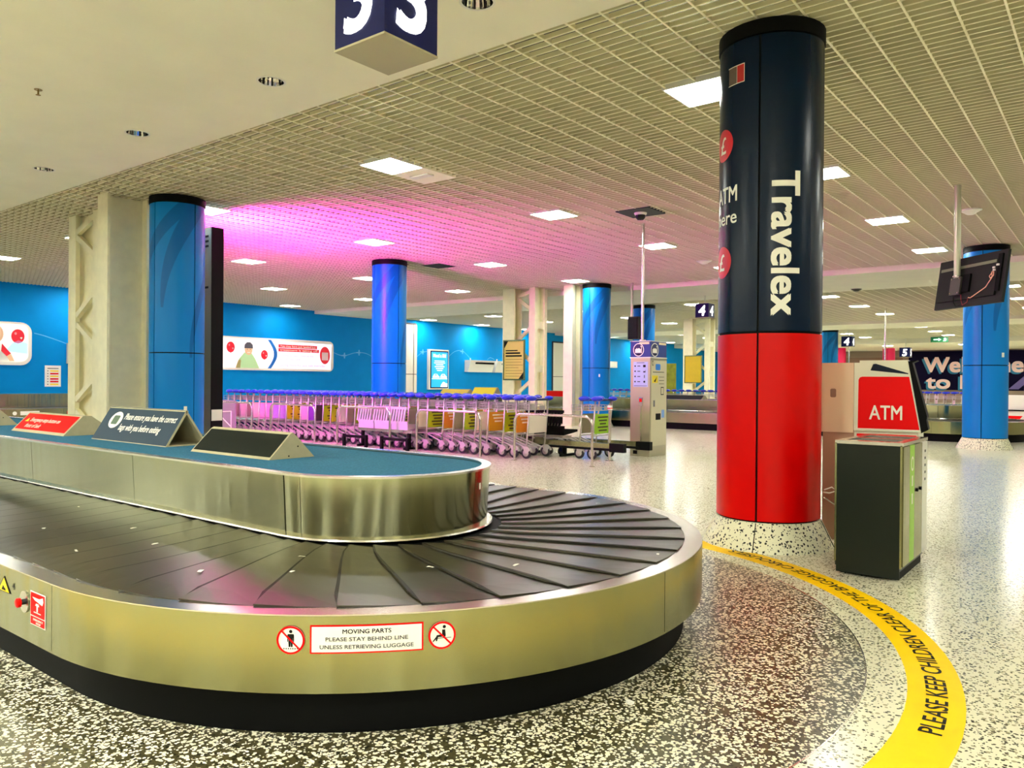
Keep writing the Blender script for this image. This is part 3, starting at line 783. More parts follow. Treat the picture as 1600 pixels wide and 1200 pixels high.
# ------------------------------------------------------------------ hanging number signs
def number_sign(cx, cy, z0, s, digit, label, ceil, group='hanging carousel number signs', hh=None):
    hh = hh or s; dh = hh*0.70
    t = thing('number_sign', label, 'sign', (cx, cy, z0), group)
    h = s/2
    MB().box(cx-h, cx+h, cy-h, cy+h, z0+0.012, z0+hh).build('box', mat('sign_navy', srgb(2,10,66), 0.4, spec=0.2, emit=0.05), t, label='navy sign box')
    MB().box(cx-h-0.003, cx+h+0.003, cy-h-0.003, cy+h+0.003, z0, z0+0.012).build('base_tray', mat('sign_tray', srgb(168,160,128), 0.5), t)
    MB().tube([(cx,cy,z0+hh),(cx,cy,ceil)], 0.012*s/0.4+0.006).build('hanger_rod', M_whitepl, t)
    dm = mat('sign_digit_white', (1,1,0.96), 0.4, emit=0.75)
    write(digit, dh, lambda u, v: (cx-h-0.004, cy-u, z0+hh*0.15+v), dm, t, 'digit', center=True, bold=0.03, shear=0.12)
    write(digit, dh, lambda u, v: (cx+u, cy-h-0.004, z0+hh*0.15+v), dm, t, 'digit', center=True, bold=0.03, shear=0.12)
number_sign(3.01, 3.27, 3.10, 0.40, '3', 'large navy box sign with white numeral cut off by the top edge', ZS, hh=0.54)
number_sign(22.55, 10.15, 3.27, 0.43, '4', 'navy box sign numbered four, just left of the navy column', ZS)
number_sign(42.1, 11.13, 3.18, 0.52, '4', 'tiny distant sign numbered four above the beige side of the cash machine', ZC)
number_sign(52.2, 10.46, 2.93, 0.58, '5', 'tiny distant sign numbered five, above the cash machine top right corner', ZC)

# ------------------------------------------------------------------ litter bin
t = thing('recycling_bin', 'black and steel recycling bin with green label, in front of the cash machine', 'bin', (5.92, 1.325, 0))
bx0, bx1, by0, by1 = 5.50, 6.29, 1.115, 1.53
MB().box(5.575, 6.27, 1.145, 1.515, 0, 0.075).build('plinth', M_black, t)
MB().box(bx0+0.004, bx1-0.02, by0+0.02, by1-0.004, 0.06, 0.865).build('body', mat('bin_black', srgb(24,28,22), 0.35), t)
MB().box(bx0-0.002, bx0+0.006, by0+0.012, by1-0.012, 0.02, 0.88).build('side_panel', mat('bin_panel', srgb(20,26,18), 0.35, spec=0.25), t, label='dark green-black side panel')
for y in (by0+0.0, by1-0.012):
    MB().box(bx0-0.004, bx0+0.01, y, y+0.012, 0.09, 0.885).build('corner_trim', M_steel, t)
for (a, b, mt, nm, lb) in ((0.015,0.20,M_steel,'front_post',None),(0.20,0.345,mat('bin_green', srgb(150,200,60), 0.4),'recycling_label','bright green label with white writing'),(0.345,0.60,M_steel,'front_door',None),(0.60,0.78,M_whitepl,'front_label','white label with small print')):
    MB().box(bx0+a, bx0+b-0.003, by0-0.006, by0+0.02, 0.10, 0.875).build(nm, mt, t, label=lb)
for z in (0.56,):
    MB().tube([(bx0+0.42,by0-0.006,z),(bx0+0.42,by0-0.016,z)], 0.012, 14).build('lock', M_black, t)
    MB().tube([(bx0+0.53,by0-0.006,z),(bx0+0.53,by0-0.016,z)], 0.012, 14).build('lock', M_black, t)
flat(lambda u, v: (bx0+0.27+u, by0-0.0075, 0.72+v), disc(0, 0.03, 0.045, 0.05), M_white, t, 'recycling_mark')
flat(lambda u, v: (bx0+0.27+u, by0-0.0085, 0.72+v), disc(0, 0.03, 0.03, 0.034), MATS['bin_green'], t, 'recycling_mark')
for z in (0.60, 0.48): flat(lambda u, v, z=z: (bx0+0.27+u, by0-0.0075, z+v), rect(-0.018, 0.018, 0, 0.07), M_white, t, 'label_print')
for q in range(5): flat(lambda u, v, q=q: (bx0+0.69+u, by0-0.0075, 0.80-q*0.05+v), rect(-0.02, 0.02, 0, 0.018), M_blackprint, t, 'label_print')
lid = MB()
lid.box(bx0-0.004,bx1,by0-0.006,by0+0.05,0.88,0.902).box(bx0-0.004,bx1,by1-0.05,by1,0.88,0.902).box(bx0-0.004,bx0+0.09,by0+0.05,by1-0.05,0.88,0.902).box(bx1-0.09,bx1,by0+0.05,by1-0.05,0.88,0.902).box(bx0+0.36,bx0+0.42,by0+0.05,by1-0.05,0.88,0.902)
lid.build('lid_frame', M_chrome, t)
for a, b in ((0.09,0.36),(0.42,0.70)):
    MB().box(bx0+a, bx0+b, by0+0.05, by1-0.05, 0.868, 0.875).build('opening', M_black, t)

# ------------------------------------------------------------------ cash machine
ax = 6.70
t = thing('cash_machine', 'red and white cash machine standing behind the bin, beside the red column', 'cash machine', (6.70, 1.235, 0))
atm = t
M_atmw = mat('atm_white', srgb(226,228,206), 0.35); M_atmb = mat('atm_beige', srgb(222,196,164), 0.45)
MB().prism([(ax,1.72,0.905),(ax,1.225,0.905),(ax,1.235,0.935),(ax,1.325,1.452),(ax,1.72,1.452)], (0.20,0,0)).build('upper_cabinet', M_atmw, t)
MB().box(ax+0.20, ax+0.75, 1.50, 1.72, 0.905, 1.452).build('screen_recess', M_black, t)
MB().box(ax+0.002, ax+0.75, 1.723, 1.99, 0.885, 1.452).build('rear_cabinet', M_atmb, t, label='beige rear section')
MB().box(ax+0.03, ax+0.72, 1.72, 1.96, 0.0, 0.885).build('rear_base', mat('atm_base', srgb(168,132,106), 0.45), t)
MB().box(ax+0.03, ax+0.72, 1.26, 1.72, 0.0, 0.905).build('lower_cabinet', M_atmw, t)
MB().box(ax+0.02, ax+0.032, 1.27, 1.70, 0.60, 0.88).build('lower_panel', M_redprint, t, label='red lower panel')
MB().prism([(ax-0.01,1.235,0.90),(ax-0.01,1.185,0.93),(ax-0.01,1.20,1.0),(ax-0.01,1.195,1.03),(ax-0.01,1.30,1.45),(ax-0.01,1.265,1.468),(ax-0.01,1.33,1.462),(ax-0.01,1.24,0.94)], (0.21,0,0)).build('screen_fascia', M_black, t, label='black slanted front edge')
MB().box(ax+0.0, ax+0.20, 1.33, 1.68, 1.452, 1.470).build('top_cap', M_atmw, t)
# red advert on the side, u = towards -y
A1 = lambda u, v: (ax-0.002, 1.69-u, 0.915+v); A2 = lambda u, v: (ax-0.0035, 1.69-u, 0.915+v)
def inset(pts, k):
    cu = sum(p[0] for p in pts)/len(pts); cv = sum(p[1] for p in pts)/len(pts)
    return [(cu+(u-cu)*k, cv+(v-cv)*k) for u, v in pts]
pr = [(0,0.01),(0.443,0.01),(0.368,0.425),(0.03,0.425),(0.012,0.418),(0.003,0.40)]
flat(A1, inset(pr, 1.02), M_white, t, 'panel_border')
ap = flat(A2, pr, M_redprint, t, 'side_advert', label='large red side panel lettered in white')
write('ATM', 0.112, lambda u, v: (ax-0.005, 1.605-u, 1.000+v), M_white, ap, width=0.235, bold=0.012)
flat(A2, [(0.10,0.50),(0.11,0.525),(0.13,0.528),(0.362,0.452),(0.36,0.445),(0.09,0.475)], M_navy, t, 'stripe_print')
flat(lambda u, v: (ax-0.0005, 1.90-u, 1.17+v), rrect(0,0.045,0,0.07,0.012), mat('lock_cover', srgb(140,112,92), 0.5), t, 'lock_cover')
flat(lambda u, v: (ax-0.0005, 1.99-u, 1.23+v), disc(0,0,0.012,0.018), M_atmb, t, 'lock_cover')
atm.rotation_euler = (0, 0, math.radians(7)); atm.location.x += 0.04
tb = thing('loose_cable', 'loose cables hanging between the red column and the cash machine', 'cable', (6.6, 1.98, 0.35))
MB().tube([(6.55,1.905,0.42),(6.60,1.86,0.44),(6.64,1.83,0.41),(6.6,1.88,0.39),(6.55,1.91,0.40)], 0.006, 6).build('cable', M_whitepl, tb, True)
MB().tube([(6.55,1.905,0.36),(6.60,1.85,0.31),(6.66,1.79,0.26)], 0.006, 6).build('cable', M_chrome, tb, True)
MB().tube([(6.655,1.795,0.265),(6.675,1.775,0.245)], 0.02, 10).build('plug', M_black, tb, True)

# ------------------------------------------------------------------ hanging screen (seen from behind)
t = thing('hanging_screen', 'black flat screen seen from behind, hanging on a grey pole at upper right', 'screen', (12.436, 1.885, ZC))
tc_ = Vector((12.43, 1.685, 2.715))
eu = Vector((-0.661,-0.750,0.008)).normalized(); ev = Vector((0.104,-0.101,0.99)).normalized(); ew = eu.cross(ev).normalized()   # ew points away from or to the camera
if ew.dot(Vector((0,0,1.28))-tc_) < 0: ew = -ew
W2, H2 = 0.615, 0.352
def scr(a, b, c): return tc_+eu*a+ev*b+ew*c
def sbox(mb, a0, a1, b0, b1, c0, c1): return mb.obox(scr((a0+a1)/2,(b0+b1)/2,(c0+c1)/2), eu*(a1-a0)/2, ev*(b1-b0)/2, ew*(c1-c0)/2)
M_tvb = mat('screen_back_black', srgb(22,24,19), 0.55, spec=0.25)
sbox(MB(), -W2, W2, -H2, H2, -0.03, 0.012).build('housing', M_tvb, t)
sbox(MB(), -W2+0.02, W2-0.02, -H2+0.02, H2-0.02, -0.033, -0.03).build('display', M_blackgl, t)
sbox(MB(), -W2+0.06, W2-0.12, -H2+0.10, H2-0.11, 0.012, 0.04).build('rear_shell', mat('screen_shell', srgb(24,26,22), 0.6, spec=0.2), t)
sbox(MB(), -W2+0.08, W2-0.14, H2-0.165, H2-0.125, 0.04, 0.048).build('vent_strip', mat('vent_strip', srgb(112,114,88), 0.5), t)
sbox(MB(), W2-0.13, W2-0.06, -H2+0.15, H2-0.05, 0.012, 0.035).build('connector_strip', M_black, t)
for a, b in ((W2-0.17, 0.12), (W2-0.11, 0.15), (W2-0.16, 0.085)):
    sbox(MB(), a-0.018, a+0.018, b-0.012, b+0.012, 0.035, 0.055).build('connector', M_whitepl, t)
px_ = -0.155
sbox(MB(), px_-0.02, px_+0.22, -0.16, 0.09, 0.04, 0.07).build('mount_plate', M_black, t)
mp_ = sbox(MB(), px_-0.10, px_+0.09, -0.19, 0.06, 0.07, 0.10).build('mount_bracket', mat('bracket_black', srgb(62,58,52), 0.45), t)
for a in (px_-0.075, px_+0.065):
    for b in (-0.165, 0.035):
        MB().tube([scr(a,b,0.10), scr(a,b,0.108)], 0.011, 10).build('bolt', M_chrome, mp_)
MB().tube([scr(px_,0.05,0.085), Vector((scr(px_,0.05,0.085).x, scr(px_,0.05,0.085).y, ZC))], 0.043, 18).build('pole', mat('pole_grey', srgb(186,186,160), 0.35, 0.4), t, True)
MB().tube([scr(px_,0.055,0.085), scr(px_,0.075,0.085)], 0.06, 16).build('pole_flange', M_chrome, t)
M_cable = mat('pink_cable', srgb(226,160,140), 0.5)
MB().tube([scr(W2-0.16,0.07,0.06),scr(W2-0.20,0.0,0.07),scr(W2-0.17,-0.03,0.08),scr(W2-0.12,0.0,0.08),scr(W2-0.13,0.05,0.075),scr(W2-0.17,0.06,0.07),scr(W2-0.14,-0.02,0.08),scr(W2-0.24,-0.14,0.07),scr(0.1,-0.255,0.05),scr(0.06,-0.24,0.045)], 0.0065, 6).build('cable', M_cable, t, True, label='pink cable looped over the back')
MB().tube([scr(-0.07,-0.19,0.06),scr(-0.075,-0.27,0.04),scr(-0.05,-0.335,0.03),scr(0.03,-0.30,0.03),scr(0.05,-0.24,0.04)], 0.005, 6).build('cable', mat('red_cable', srgb(150,40,36), 0.5), t, True)
MB().tube([scr(-0.22,-0.21,0.05),scr(-0.215,-0.28,0.04),scr(-0.17,-0.34,0.03),scr(-0.10,-0.33,0.03)], 0.006, 6).build('cable', M_black, t, True)

# ------------------------------------------------------------------ dome camera plate, detectors
t = thing('dome_camera', 'dark dome camera on a black square ceiling plate above the kiosk pole', 'camera', (11.43, 6.29, ZC))
MB().box(11.13, 11.73, 5.99, 6.59, ZC-0.012, ZC+0.03).build('ceiling_plate', mat('plate_black', srgb(14,26,24), 0.6), t)
MB().lathe([(0.0,ZC-0.05),(0.09,ZC-0.05),(0.105,ZC-0.02),(0.105,ZC-0.01),(0,ZC-0.01)], 24, 11.43, 6.29, close=False).build('housing', M_whitepl, t, True)
MB().lathe([(0.085,ZC-0.05),(0.078,ZC-0.09),(0.05,ZC-0.125),(0.0,ZC-0.135)], 20, 11.43, 6.29, close=False).build('dome', M_blackgl, t, True)
def dome(x, y, z, label, r=0.1, plate=None):
    t = thing('smoke_detector' if plate is None else 'dome_camera', label, 'detector' if plate is None else 'camera', (x, y, z))
    MB().lathe([(0,z-0.075),(r*0.45,z-0.07),(r*0.7,z-0.04),(r,z-0.02),(r,z),(0,z)], 20, x, y, close=False).build('body', M_whitepl if plate is None else M_blackgl, t, True)
    MB().lathe([(r*1.15,z-0.012),(r*1.15,z),(r*0.6,z),(r*0.6,z-0.012)], 20, x, y).build('base_ring', M_whitepl, t, True)
dome(14.36, 1.95, ZC, 'white smoke detector on the ceiling right of the screen pole', 0.14)
dome(16.87, 7.63, ZC, 'white dome detector on the pink ceiling left of the navy column', 0.15)
dome(23.3, 5.95, ZS, 'black dome camera under the second plaster band right of the navy column', 0.14, True)

# ------------------------------------------------------------------ cream steel stanchions
def stanchion(label, x, y, parts, lacing=(), plates=()):
    t = thing('steel_stanchion', label, 'steel column', (x, y, 0), 'cream steel stanchions')
    for (nm, a) in parts:
        MB().box(*a).build(nm, M_cream, t)
    for p, q, wd in lacing:
        MB().bar(p, q, wd, wd*0.7, (1,0,0)).build('lacing_bar', M_cream, t)
    return t
zt = ZC-0.003
stanchion('wide cream steel stanchion at left, between the blue wall and the blue column', 5.8, 12.2,
  [('flange',(5.515,5.555,12.10,12.43,0,zt)),('flange',(6.12,6.16,12.10,12.43,0,zt)),('web',(5.555,6.12,12.25,12.28,0,zt)),
   ('foot_plate',(5.48,6.17,12.12,12.5,0,0.03))])
stanchion('laced cream steel stanchion at left, behind the wide plain one', 6.0, 13.9,
  [('flange',(5.95,6.02,13.38,13.58,0,zt)),('flange',(5.95,6.02,14.22,14.50,0,zt)),('web',(6.10,6.13,13.38,14.50,0,zt)),('foot_plate',(5.9,6.2,13.3,14.6,0,0.03))],
  [((5.99,14.22,z),(5.99,13.58,z+dz),0.10) for z, dz in ((3.78,0.2),(3.7,-0.35),(2.35,0.35),(2.2,-0.35),(0.9,0.35),(0.7,-0.35))])
def middle_pair(x, y, lab):
    stanchion('diagonally braced cream stanchion, '+lab, x+0.2, y, 
      [('flange',(x,x+0.05,y-0.22,y+0.22,0,zt)),('flange',(x+0.33,x+0.38,y-0.22,y+0.22,0,zt)),('web',(x+0.05,x+0.33,y-0.02,y+0.02,0,zt)),('foot_plate',(x,x+0.45,y-0.3,y+0.3,0,0.03))],
      [((x+0.2,y-0.20,z0),(x+0.2,y-0.80,z1),0.10) for z0, z1 in ((3.86,4.00),(3.80,3.38),(2.50,2.98),(2.30,1.80),(0.9,1.35),(0.8,0.3))])
    yb = y-0.89
    stanchion('battened cream stanchion, '+lab, x+0.3, yb,
      [('flange',(x,x+0.13,yb-0.11,yb+0.11,0,zt)),('flange',(x+0.48,x+0.62,yb-0.11,yb+0.11,0,zt)),('foot_plate',(x-0.05,x+0.67,yb-0.17,yb+0.17,0,0.03)),('web',(x+0.13,x+0.48,yb+0.05,yb+0.08,0,zt))] +
      [('batten',(x+0.13,x+0.48,yb-0.08,yb-0.06,z,z+0.22)) for z in (0.5,1.55,2.85)])
middle_pair(18.65, 14.76, 'of the pair carrying the framed notice behind the trolleys')
stanchion('plain cream steel stanchion just left of the blue column by the kiosk', 18.86, 12.55,
  [('flange',(18.79,18.92,12.52,12.83,0,zt)),('flange',(19.19,19.32,12.52,12.83,0,zt)),('web',(18.92,19.19,12.66,12.69,0,zt)),('foot_plate',(18.74,19.37,12.5,12.9,0,0.03))])
middle_pair(31.8, 15.1, 'of the pair carrying the plain gold board far away')

def board(name, label, cat, x, y0, y1, z0, z1, th, face, frame, fx=0.04):
    t = thing(name, label, cat, (x, (y0+y1)/2, z0))
    mb = MB()
    mb.box(x-th,x,y0,y0+fx,z0,z1).box(x-th,x,y1-fx,y1,z0,z1).box(x-th,x,y0+fx,y1-fx,z0,z0+fx).box(x-th,x,y0+fx,y1-fx,z1-fx,z1)
    mb.build('frame', frame, t)
    MB().box(x-th*0.6, x-th*0.1, y0+fx, y1-fx, z0+fx, z1-fx).build('sheet', face, t)
    return t
M_gold = mat('poster_gold', srgb(226,200,116), 0.45, noise=0.04, nscale=3)
t = board('framed_notice', 'framed gold notice with dark corners on the cream stanchions behind the trolleys', 'notice', 18.65, 14.11, 14.93, 1.31, 2.53, 0.04, M_gold, M_steel)
N1 = lambda u, v: (18.625, 14.89-u, 1.35+v)
flat(N1, [(0,1.14),(0.14,1.14),(0,0.93)], M_blackprint, t, 'corner_print'); flat(N1, [(0.74,0),(0.74,0.22),(0.55,0)], M_blackprint, t, 'corner_print')
for q, (wd, hh) in enumerate(((0.46,0.035),(0.56,0.05),(0.62,0.05),(0.64,0.012),(0.60,0.012),(0.66,0.012),(0.5,0.012),(0.64,0.012),(0.66,0.012),(0.55,0.012),(0.66,0.012))):
    z = 0.84-0.085*q
    flat(N1, rect(0.05, 0.05+wd, z, z+hh), M_blackprint if q < 3 else mat('brown_print', srgb(120,84,30), 0.5), t, 'printed_line')
t = board('gold_board', 'plain gold framed board far away between two cream stanchions, left of the navy column', 'notice', 31.80, 14.42, 15.24, 1.26, 2.47, 0.04, mat('board_gold', srgb(206,172,30), 0.5, noise=0.05, nscale=4), M_steel)

# ------------------------------------------------------------------ tall led screen beside the left column
t = thing('led_totem', 'tall dark advertising screen seen edge on, glowing magenta towards the trolleys', 'screen', (7.06, 12.25, 0))
MB().box(6.95, 7.16, 11.63, 12.88, 0.0, 3.74).build('housing', mat('totem_black', srgb(6,6,8), 0.45, spec=0.15), t)
MB().box(6.945, 6.95, 11.64, 12.87, 0.02, 3.735).build('back_panel', mat('totem_grey', srgb(128,122,100), 0.5), t, label='grey back panel with vents')
for z in (3.42, 3.50, 3.58, 2.75):
    MB().box(6.94, 6.946, 11.72, 11.95, z, z+0.035).build('vent', M_black, t)
MB().box(7.16, 7.166, 11.71, 12.80, 3.12, 3.70).build('display', M_screen, t, label='bright magenta upper part of the display')
MB().box(7.16, 7.166, 11.71, 12.80, 0.55, 3.115).build('display', mat('violet_led_screen', (0.55, 0.22, 1.0), 0.4, emit=2.2), t, label='dimmer violet lower part of the display')
MB().box(6.96, 7.15, 11.624, 11.63, 0.60, 0.78).build('asset_label', M_white, t)

# ------------------------------------------------------------------ luggage trolleys
M_tube = mat('trolley_alloy', srgb(206,202,192), 0.32, 0.85)
M_alloy = mat('trolley_cast', srgb(190,186,180), 0.4, 0.5)
M_blue = mat('handle_blue', srgb(12,40,196), 0.3)
M_bluedk = mat('handle_navy', srgb(10,22,96), 0.3)
M_tyre = mat('tyre_black', srgb(22,22,26), 0.55)
PAN = {'white': srgb(232,226,204), 'orange': srgb(226,150,30), 'olive green': srgb(160,186,16), 'grey': srgb(150,140,118), 'dark': srgb(60,46,48),
       'lilac': srgb(190,160,226), 'pink': srgb(236,190,216), 'bright green': srgb(150,200,30), 'violet': srgb(150,70,200)}
def lines_mesh(n):
    mb = MB()
    for k in range(n):
        hw = 0.16-0.03*(k % 3); z = 0.68-0.055*k
        mb.add([(-hw,-0.0345,z),(hw,-0.0345,z),(hw,-0.0345,z+0.026),(-hw,-0.0345,z+0.026)], [(0,1,2,3)])
    return mb.mesh('printed_text')
def trolley_meshes():
    D = {}
    mb = MB()
    for s in (-1, 1):
        mb.tube([(s*0.255,0.02,0.15),(s*0.26,-0.01,0.45),(s*0.265,-0.05,0.97)], 0.013, 6)
    mb.tube([(-0.255,0.0,0.39),(0.255,0.0,0.39)], 0.011, 6)
    D['upright_frame'] = (mb.mesh('upright_frame'), M_tube, True)
    mb = MB()
    for s in (-0.21,-0.075,0.075,0.21):
        mb.bar((s,0.03,0.165),(s*0.86,0.50,0.315),0.026,0.02); mb.bar((s*0.86,0.50,0.315),(s*0.7,0.82,0.30),0.026,0.02)
    mb.bar((-0.23,0.12,0.185),(0.23,0.12,0.185),0.03,0.018); mb.bar((-0.17,0.74,0.29),(0.17,0.74,0.29),0.03,0.018)
    D['deck'] = (mb.mesh('deck'), M_alloy, False)
    mb = MB()
    for s in (-1, 1):
        mb.tube([(s*0.275-0.018,0,0.095),(s*0.275-0.018,0,0.095)], 0.0)
    D_w = []
    for s in (-1, 1):
        D['wheel'+('a' if s < 0 else 'b')] = (MB().tube([(s*0.275-0.018,0,0.095),(s*0.275-0.012,0,0.095),(s*0.275+0.012,0,0.095),(s*0.275+0.018,0,0.095)], [0.082,0.094,0.094,0.082], 18).mesh('wheel'), M_tyre, False)
        D['rim'+('a' if s < 0 else 'b')] = (MB().tube([(s*0.275-0.021,0,0.095),(s*0.275+0.021,0,0.095)], 0.058, 14).tube([(s*0.275-0.024,0,0.095),(s*0.275+0.024,0,0.095)], 0.022, 8).mesh('wheel_rim'), M_alloy, True)
        n = 8; pts = []
        for k in range(n+1):
            a = math.radians(20+150*k/n); pts.append((s*0.275-0.027, 0.112*math.cos(a), 0.095+0.112*math.sin(a)))
        for k in range(n, -1, -1):
            a = math.radians(20+150*k/n); r = 0.10 if 0 < k < n else 0.104
            pts.append((s*0.275-0.027, r*math.cos(a), 0.095+r*math.sin(a)))
        mb = MB().prism(pts, (0.054,0,0))
        mb.prism([(s*0.275-0.029,0.112*math.cos(math.radians(a)),0.095+0.112*math.sin(math.radians(a))) for a in (60,90,120,150)]+[(s*0.275-0.029,-0.02,0.09),(s*0.275-0.029,0.015,0.09)], (0.006,0,0))
        D['guard'+('a' if s < 0 else 'b')] = (mb.mesh('wheel_guard'), M_alloy, False)
    D['castor'] = (MB().tube([(-0.016,0.80,0.07),(0.016,0.80,0.07)], 0.068, 14).mesh('castor_wheel'), M_tyre, False)
    D['fork'] = (MB().bar((-0.024,0.80,0.07),(-0.024,0.79,0.285),0.008,0.05,(0,1,0)).bar((0.024,0.80,0.07),(0.024,0.79,0.285),0.008,0.05,(0,1,0)).box(-0.028,0.028,0.755,0.825,0.22,0.29).mesh('castor_fork'), M_bluedk, False)
    mb = MB()
    for z in (0.80,0.845,0.89): mb.box(-0.23,0.23,-0.012,-0.006,z,z+0.006).box(-0.22,0.22,0.20,0.206,z,z+0.006)
    for x in (-0.23,-0.15,-0.08,0,0.08,0.15,0.224): mb.box(x,x+0.006,-0.012,-0.006,0.80,0.896).box(x,x+0.006,0.20,0.206,0.80,0.896).box(x,x+0.006,-0.012,0.206,0.798,0.804)
    for s in (-0.23,0.224): mb.box(s,s+0.006,-0.012,0.206,0.89,0.896).box(s,s+0.006,-0.012,0.206,0.845,0.851)
    D['basket'] = (mb.mesh('basket'), M_tube, False)
    D['plaque'] = (MB().box(-0.19,-0.05,-0.03,-0.024,0.81,0.875).mesh('basket_plaque'), M_alloy, False)
    D['plaqueb'] = (MB().box(0.05,0.19,-0.03,-0.024,0.81,0.875).mesh('basket_plaque'), M_alloy, False)
    mb = MB().tube([(-0.285,-0.065,0.985),(-0.1,-0.085,0.985),(0.1,-0.085,0.985),(0.285,-0.065,0.985)], [0.012,0.016,0.016,0.012], 8)
    mb.bar((-0.30,-0.06,0.968),(0.30,-0.06,0.968),0.07,0.014)
    D['handle'] = (mb.mesh('handle_bar'), M_bluedk, True)
    D['grip'] = (MB().ell((-0.25,-0.075,1.0),0.075,0.11,0.045,12,7).mesh('handle_grip'), M_blue, True)
    D['gripb'] = (MB().ell((0.25,-0.075,1.0),0.06,0.08,0.04,12,7).mesh('handle_grip'), M_blue, True)
    for me, mt, sm in D.values():
        me.materials.append(mt)
        if sm:
            for p in me.polygons: p.use_smooth = True
    return D
TM = trolley_meshes()
PM = {}
for k, c in PAN.items():
    me = MB().box(-0.245,0.245,-0.032,-0.020,0.42,0.745).mesh('advert_panel'); me.materials.append(mat('panel_'+k.replace(' ','_'), c, 0.45)); PM[k] = me
TXT = lines_mesh(5); TXT.materials.append(mat('panel_print_dark', srgb(60,66,16), 0.5))
TXW = lines_mesh(3); TXW.materials.append(mat('panel_print_white', srgb(246,232,200), 0.5))
NAMES = {'upright_frame':'upright_frame','deck':'deck','wheela':'wheel','wheelb':'wheel','rima':'wheel_rim','rimb':'wheel_rim','guarda':'wheel_guard','guardb':'wheel_guard','castor':'castor_wheel','fork':'castor_fork','basket':'basket','plaque':'basket_plaque','handle':'handle_bar','grip':'handle_grip','gripb':'handle_grip','plaqueb':'basket_plaque'}
def trolley(x, y, panel, label, group, rotz=0.0, simple=False):
    t = thing('luggage_trolley', label, 'trolley', (x, y, 0), group, rotz, world=False)
    P_ = {}
    for k, (me, mt, sm) in TM.items():
        if simple and k in ('castor','fork','rima','rimb','plaque','plaqueb','deck'): continue
        par = t
        if k == 'rima': par = P_['wheela']
        if k == 'rimb': par = P_['wheelb']
        if k in ('plaque','plaqueb'): par = P_['basket']
        if k in ('grip','gripb'): par = P_['handle']
        o = bpy.data.objects.new(NAMES[k], me); COL.objects.link(o); o.parent = par; P_[k] = o
    o = bpy.data.objects.new('advert_panel', PM[panel]); COL.objects.link(o); o.parent = t
    o['label'] = panel+' advert panel'
    if not simple and panel in ('olive green','orange','bright green'):
        q = bpy.data.objects.new('printed_text', TXW if panel == 'orange' else TXT); COL.objects.link(q); q.parent = o
    return t
Y1_ = [7.76,8.02,8.27,8.62,8.90,9.17,9.42,9.67,10.07]+[10.32+0.25*k for k in range(26)]
pc1 = ['white','orange','olive green','orange','white','olive green','grey','orange','olive green','white','grey','olive green','grey','dark','white','olive green','olive green','grey','white','olive green','olive green','dark','violet','pink','olive green','olive green','lilac','lilac','pink','pink','white','grey','white','grey','white']
for i, (y, p) in enumerate(zip(Y1_, pc1)):
    trolley(10.585, y, p, '%s from the kiosk end of the front trolley row, %s advert panel' % (ORD[i], p), 'luggage trolleys in the front row')
Y2_ = [6.88,7.13]+[8.45+0.25*k for k in range(30)]
pc2 = ['bright green','grey']+[random.choice(['white','grey','olive green','white','orange']) for _ in range(30)]
for i, (y, p) in enumerate(zip(Y2_, pc2)):
    lab = ('luggage trolley nearest the kiosk, bright green advert panel' if i == 0 else 'grey panelled luggage trolley behind the green panelled one by the kiosk') if i < 2 else '%s trolley of the second row behind the front row, counted from the kiosk end' % ORD[i-2]
    trolley(11.215, y, p, lab, 'luggage trolleys in the second row')
Y3_ = [10.3+0.27*k for k in range(19)]
for i, y in enumerate(Y3_):
    trolley(25.3, y, random.choice(['olive green','grey','white','dark','grey']), '%s trolley from the right in the distant row behind the far carousel' % ORD[i], 'distant trolleys behind the far carousel', simple=True)
for i in range(7):
    trolley(30.5, 4.35+0.27*i, random.choice(['white','grey','pink']), '%s from the right of the distant trolleys between cash machine and right blue column' % ORD[i], 'distant trolleys right of the cash machine', simple=True)

# hoop barriers along the row
def hoop(y0, y1, label, x=10.0, h=0.755):
    t = thing('hoop_barrier', label, 'barrier', (x, (y0+y1)/2, 0), 'tubular hoop barriers')
    r = 0.13; pts = [(x,y0,0.0),(x,y0,h-r)]
    for k in range(1, 7):
        a = PI-PI/2*k/6; pts.append((x, y0+r+r*math.cos(a), h-r+r*math.sin(a)))
    for k in range(0, 7):
        a = PI/2-PI/2*k/6; pts.append((x, y1-r+r*math.cos(a), h-r+r*math.sin(a)))
    pts.append((x,y1,0.0))
    MB().tube(pts, 0.021, 10).build('tube', M_chrome, t, True)
    for y in (y0, y1): MB().lathe([(0.02,0.0),(0.05,0.0),(0.05,0.006),(0.02,0.012)], 16, x, y).build('floor_flange', M_chrome, t, True)
    return t
for k, (a, b, lb) in enumerate(((6.29,7.77,'nearest the kiosk'),(8.5,10.0,'second from the kiosk'),(10.7,12.2,'beside the slotted bench'),(12.9,14.4,'fourth from the kiosk'),(15.1,16.6,'with the solid infill, beside the tall dark screen'))):
    t = hoop(a, b, 'steel tube hoop barrier '+lb)
    if k == 4:
        MB().box(9.985, 10.015, 15.72, 17.6, 0.14, 0.80).build('infill_panel', mat('infill_grey', srgb(150,140,150), 0.4), t)
        for p, q in (((9.97,16.45,0.52),(9.97,15.85,0.55)),((9.97,16.45,0.52),(9.97,15.85,0.2)),((9.97,15.85,0.55),(9.97,15.85,0.18))): MB().tube([p, q], 0.014, 8).build('bracket_tube', M_whitepl, t)

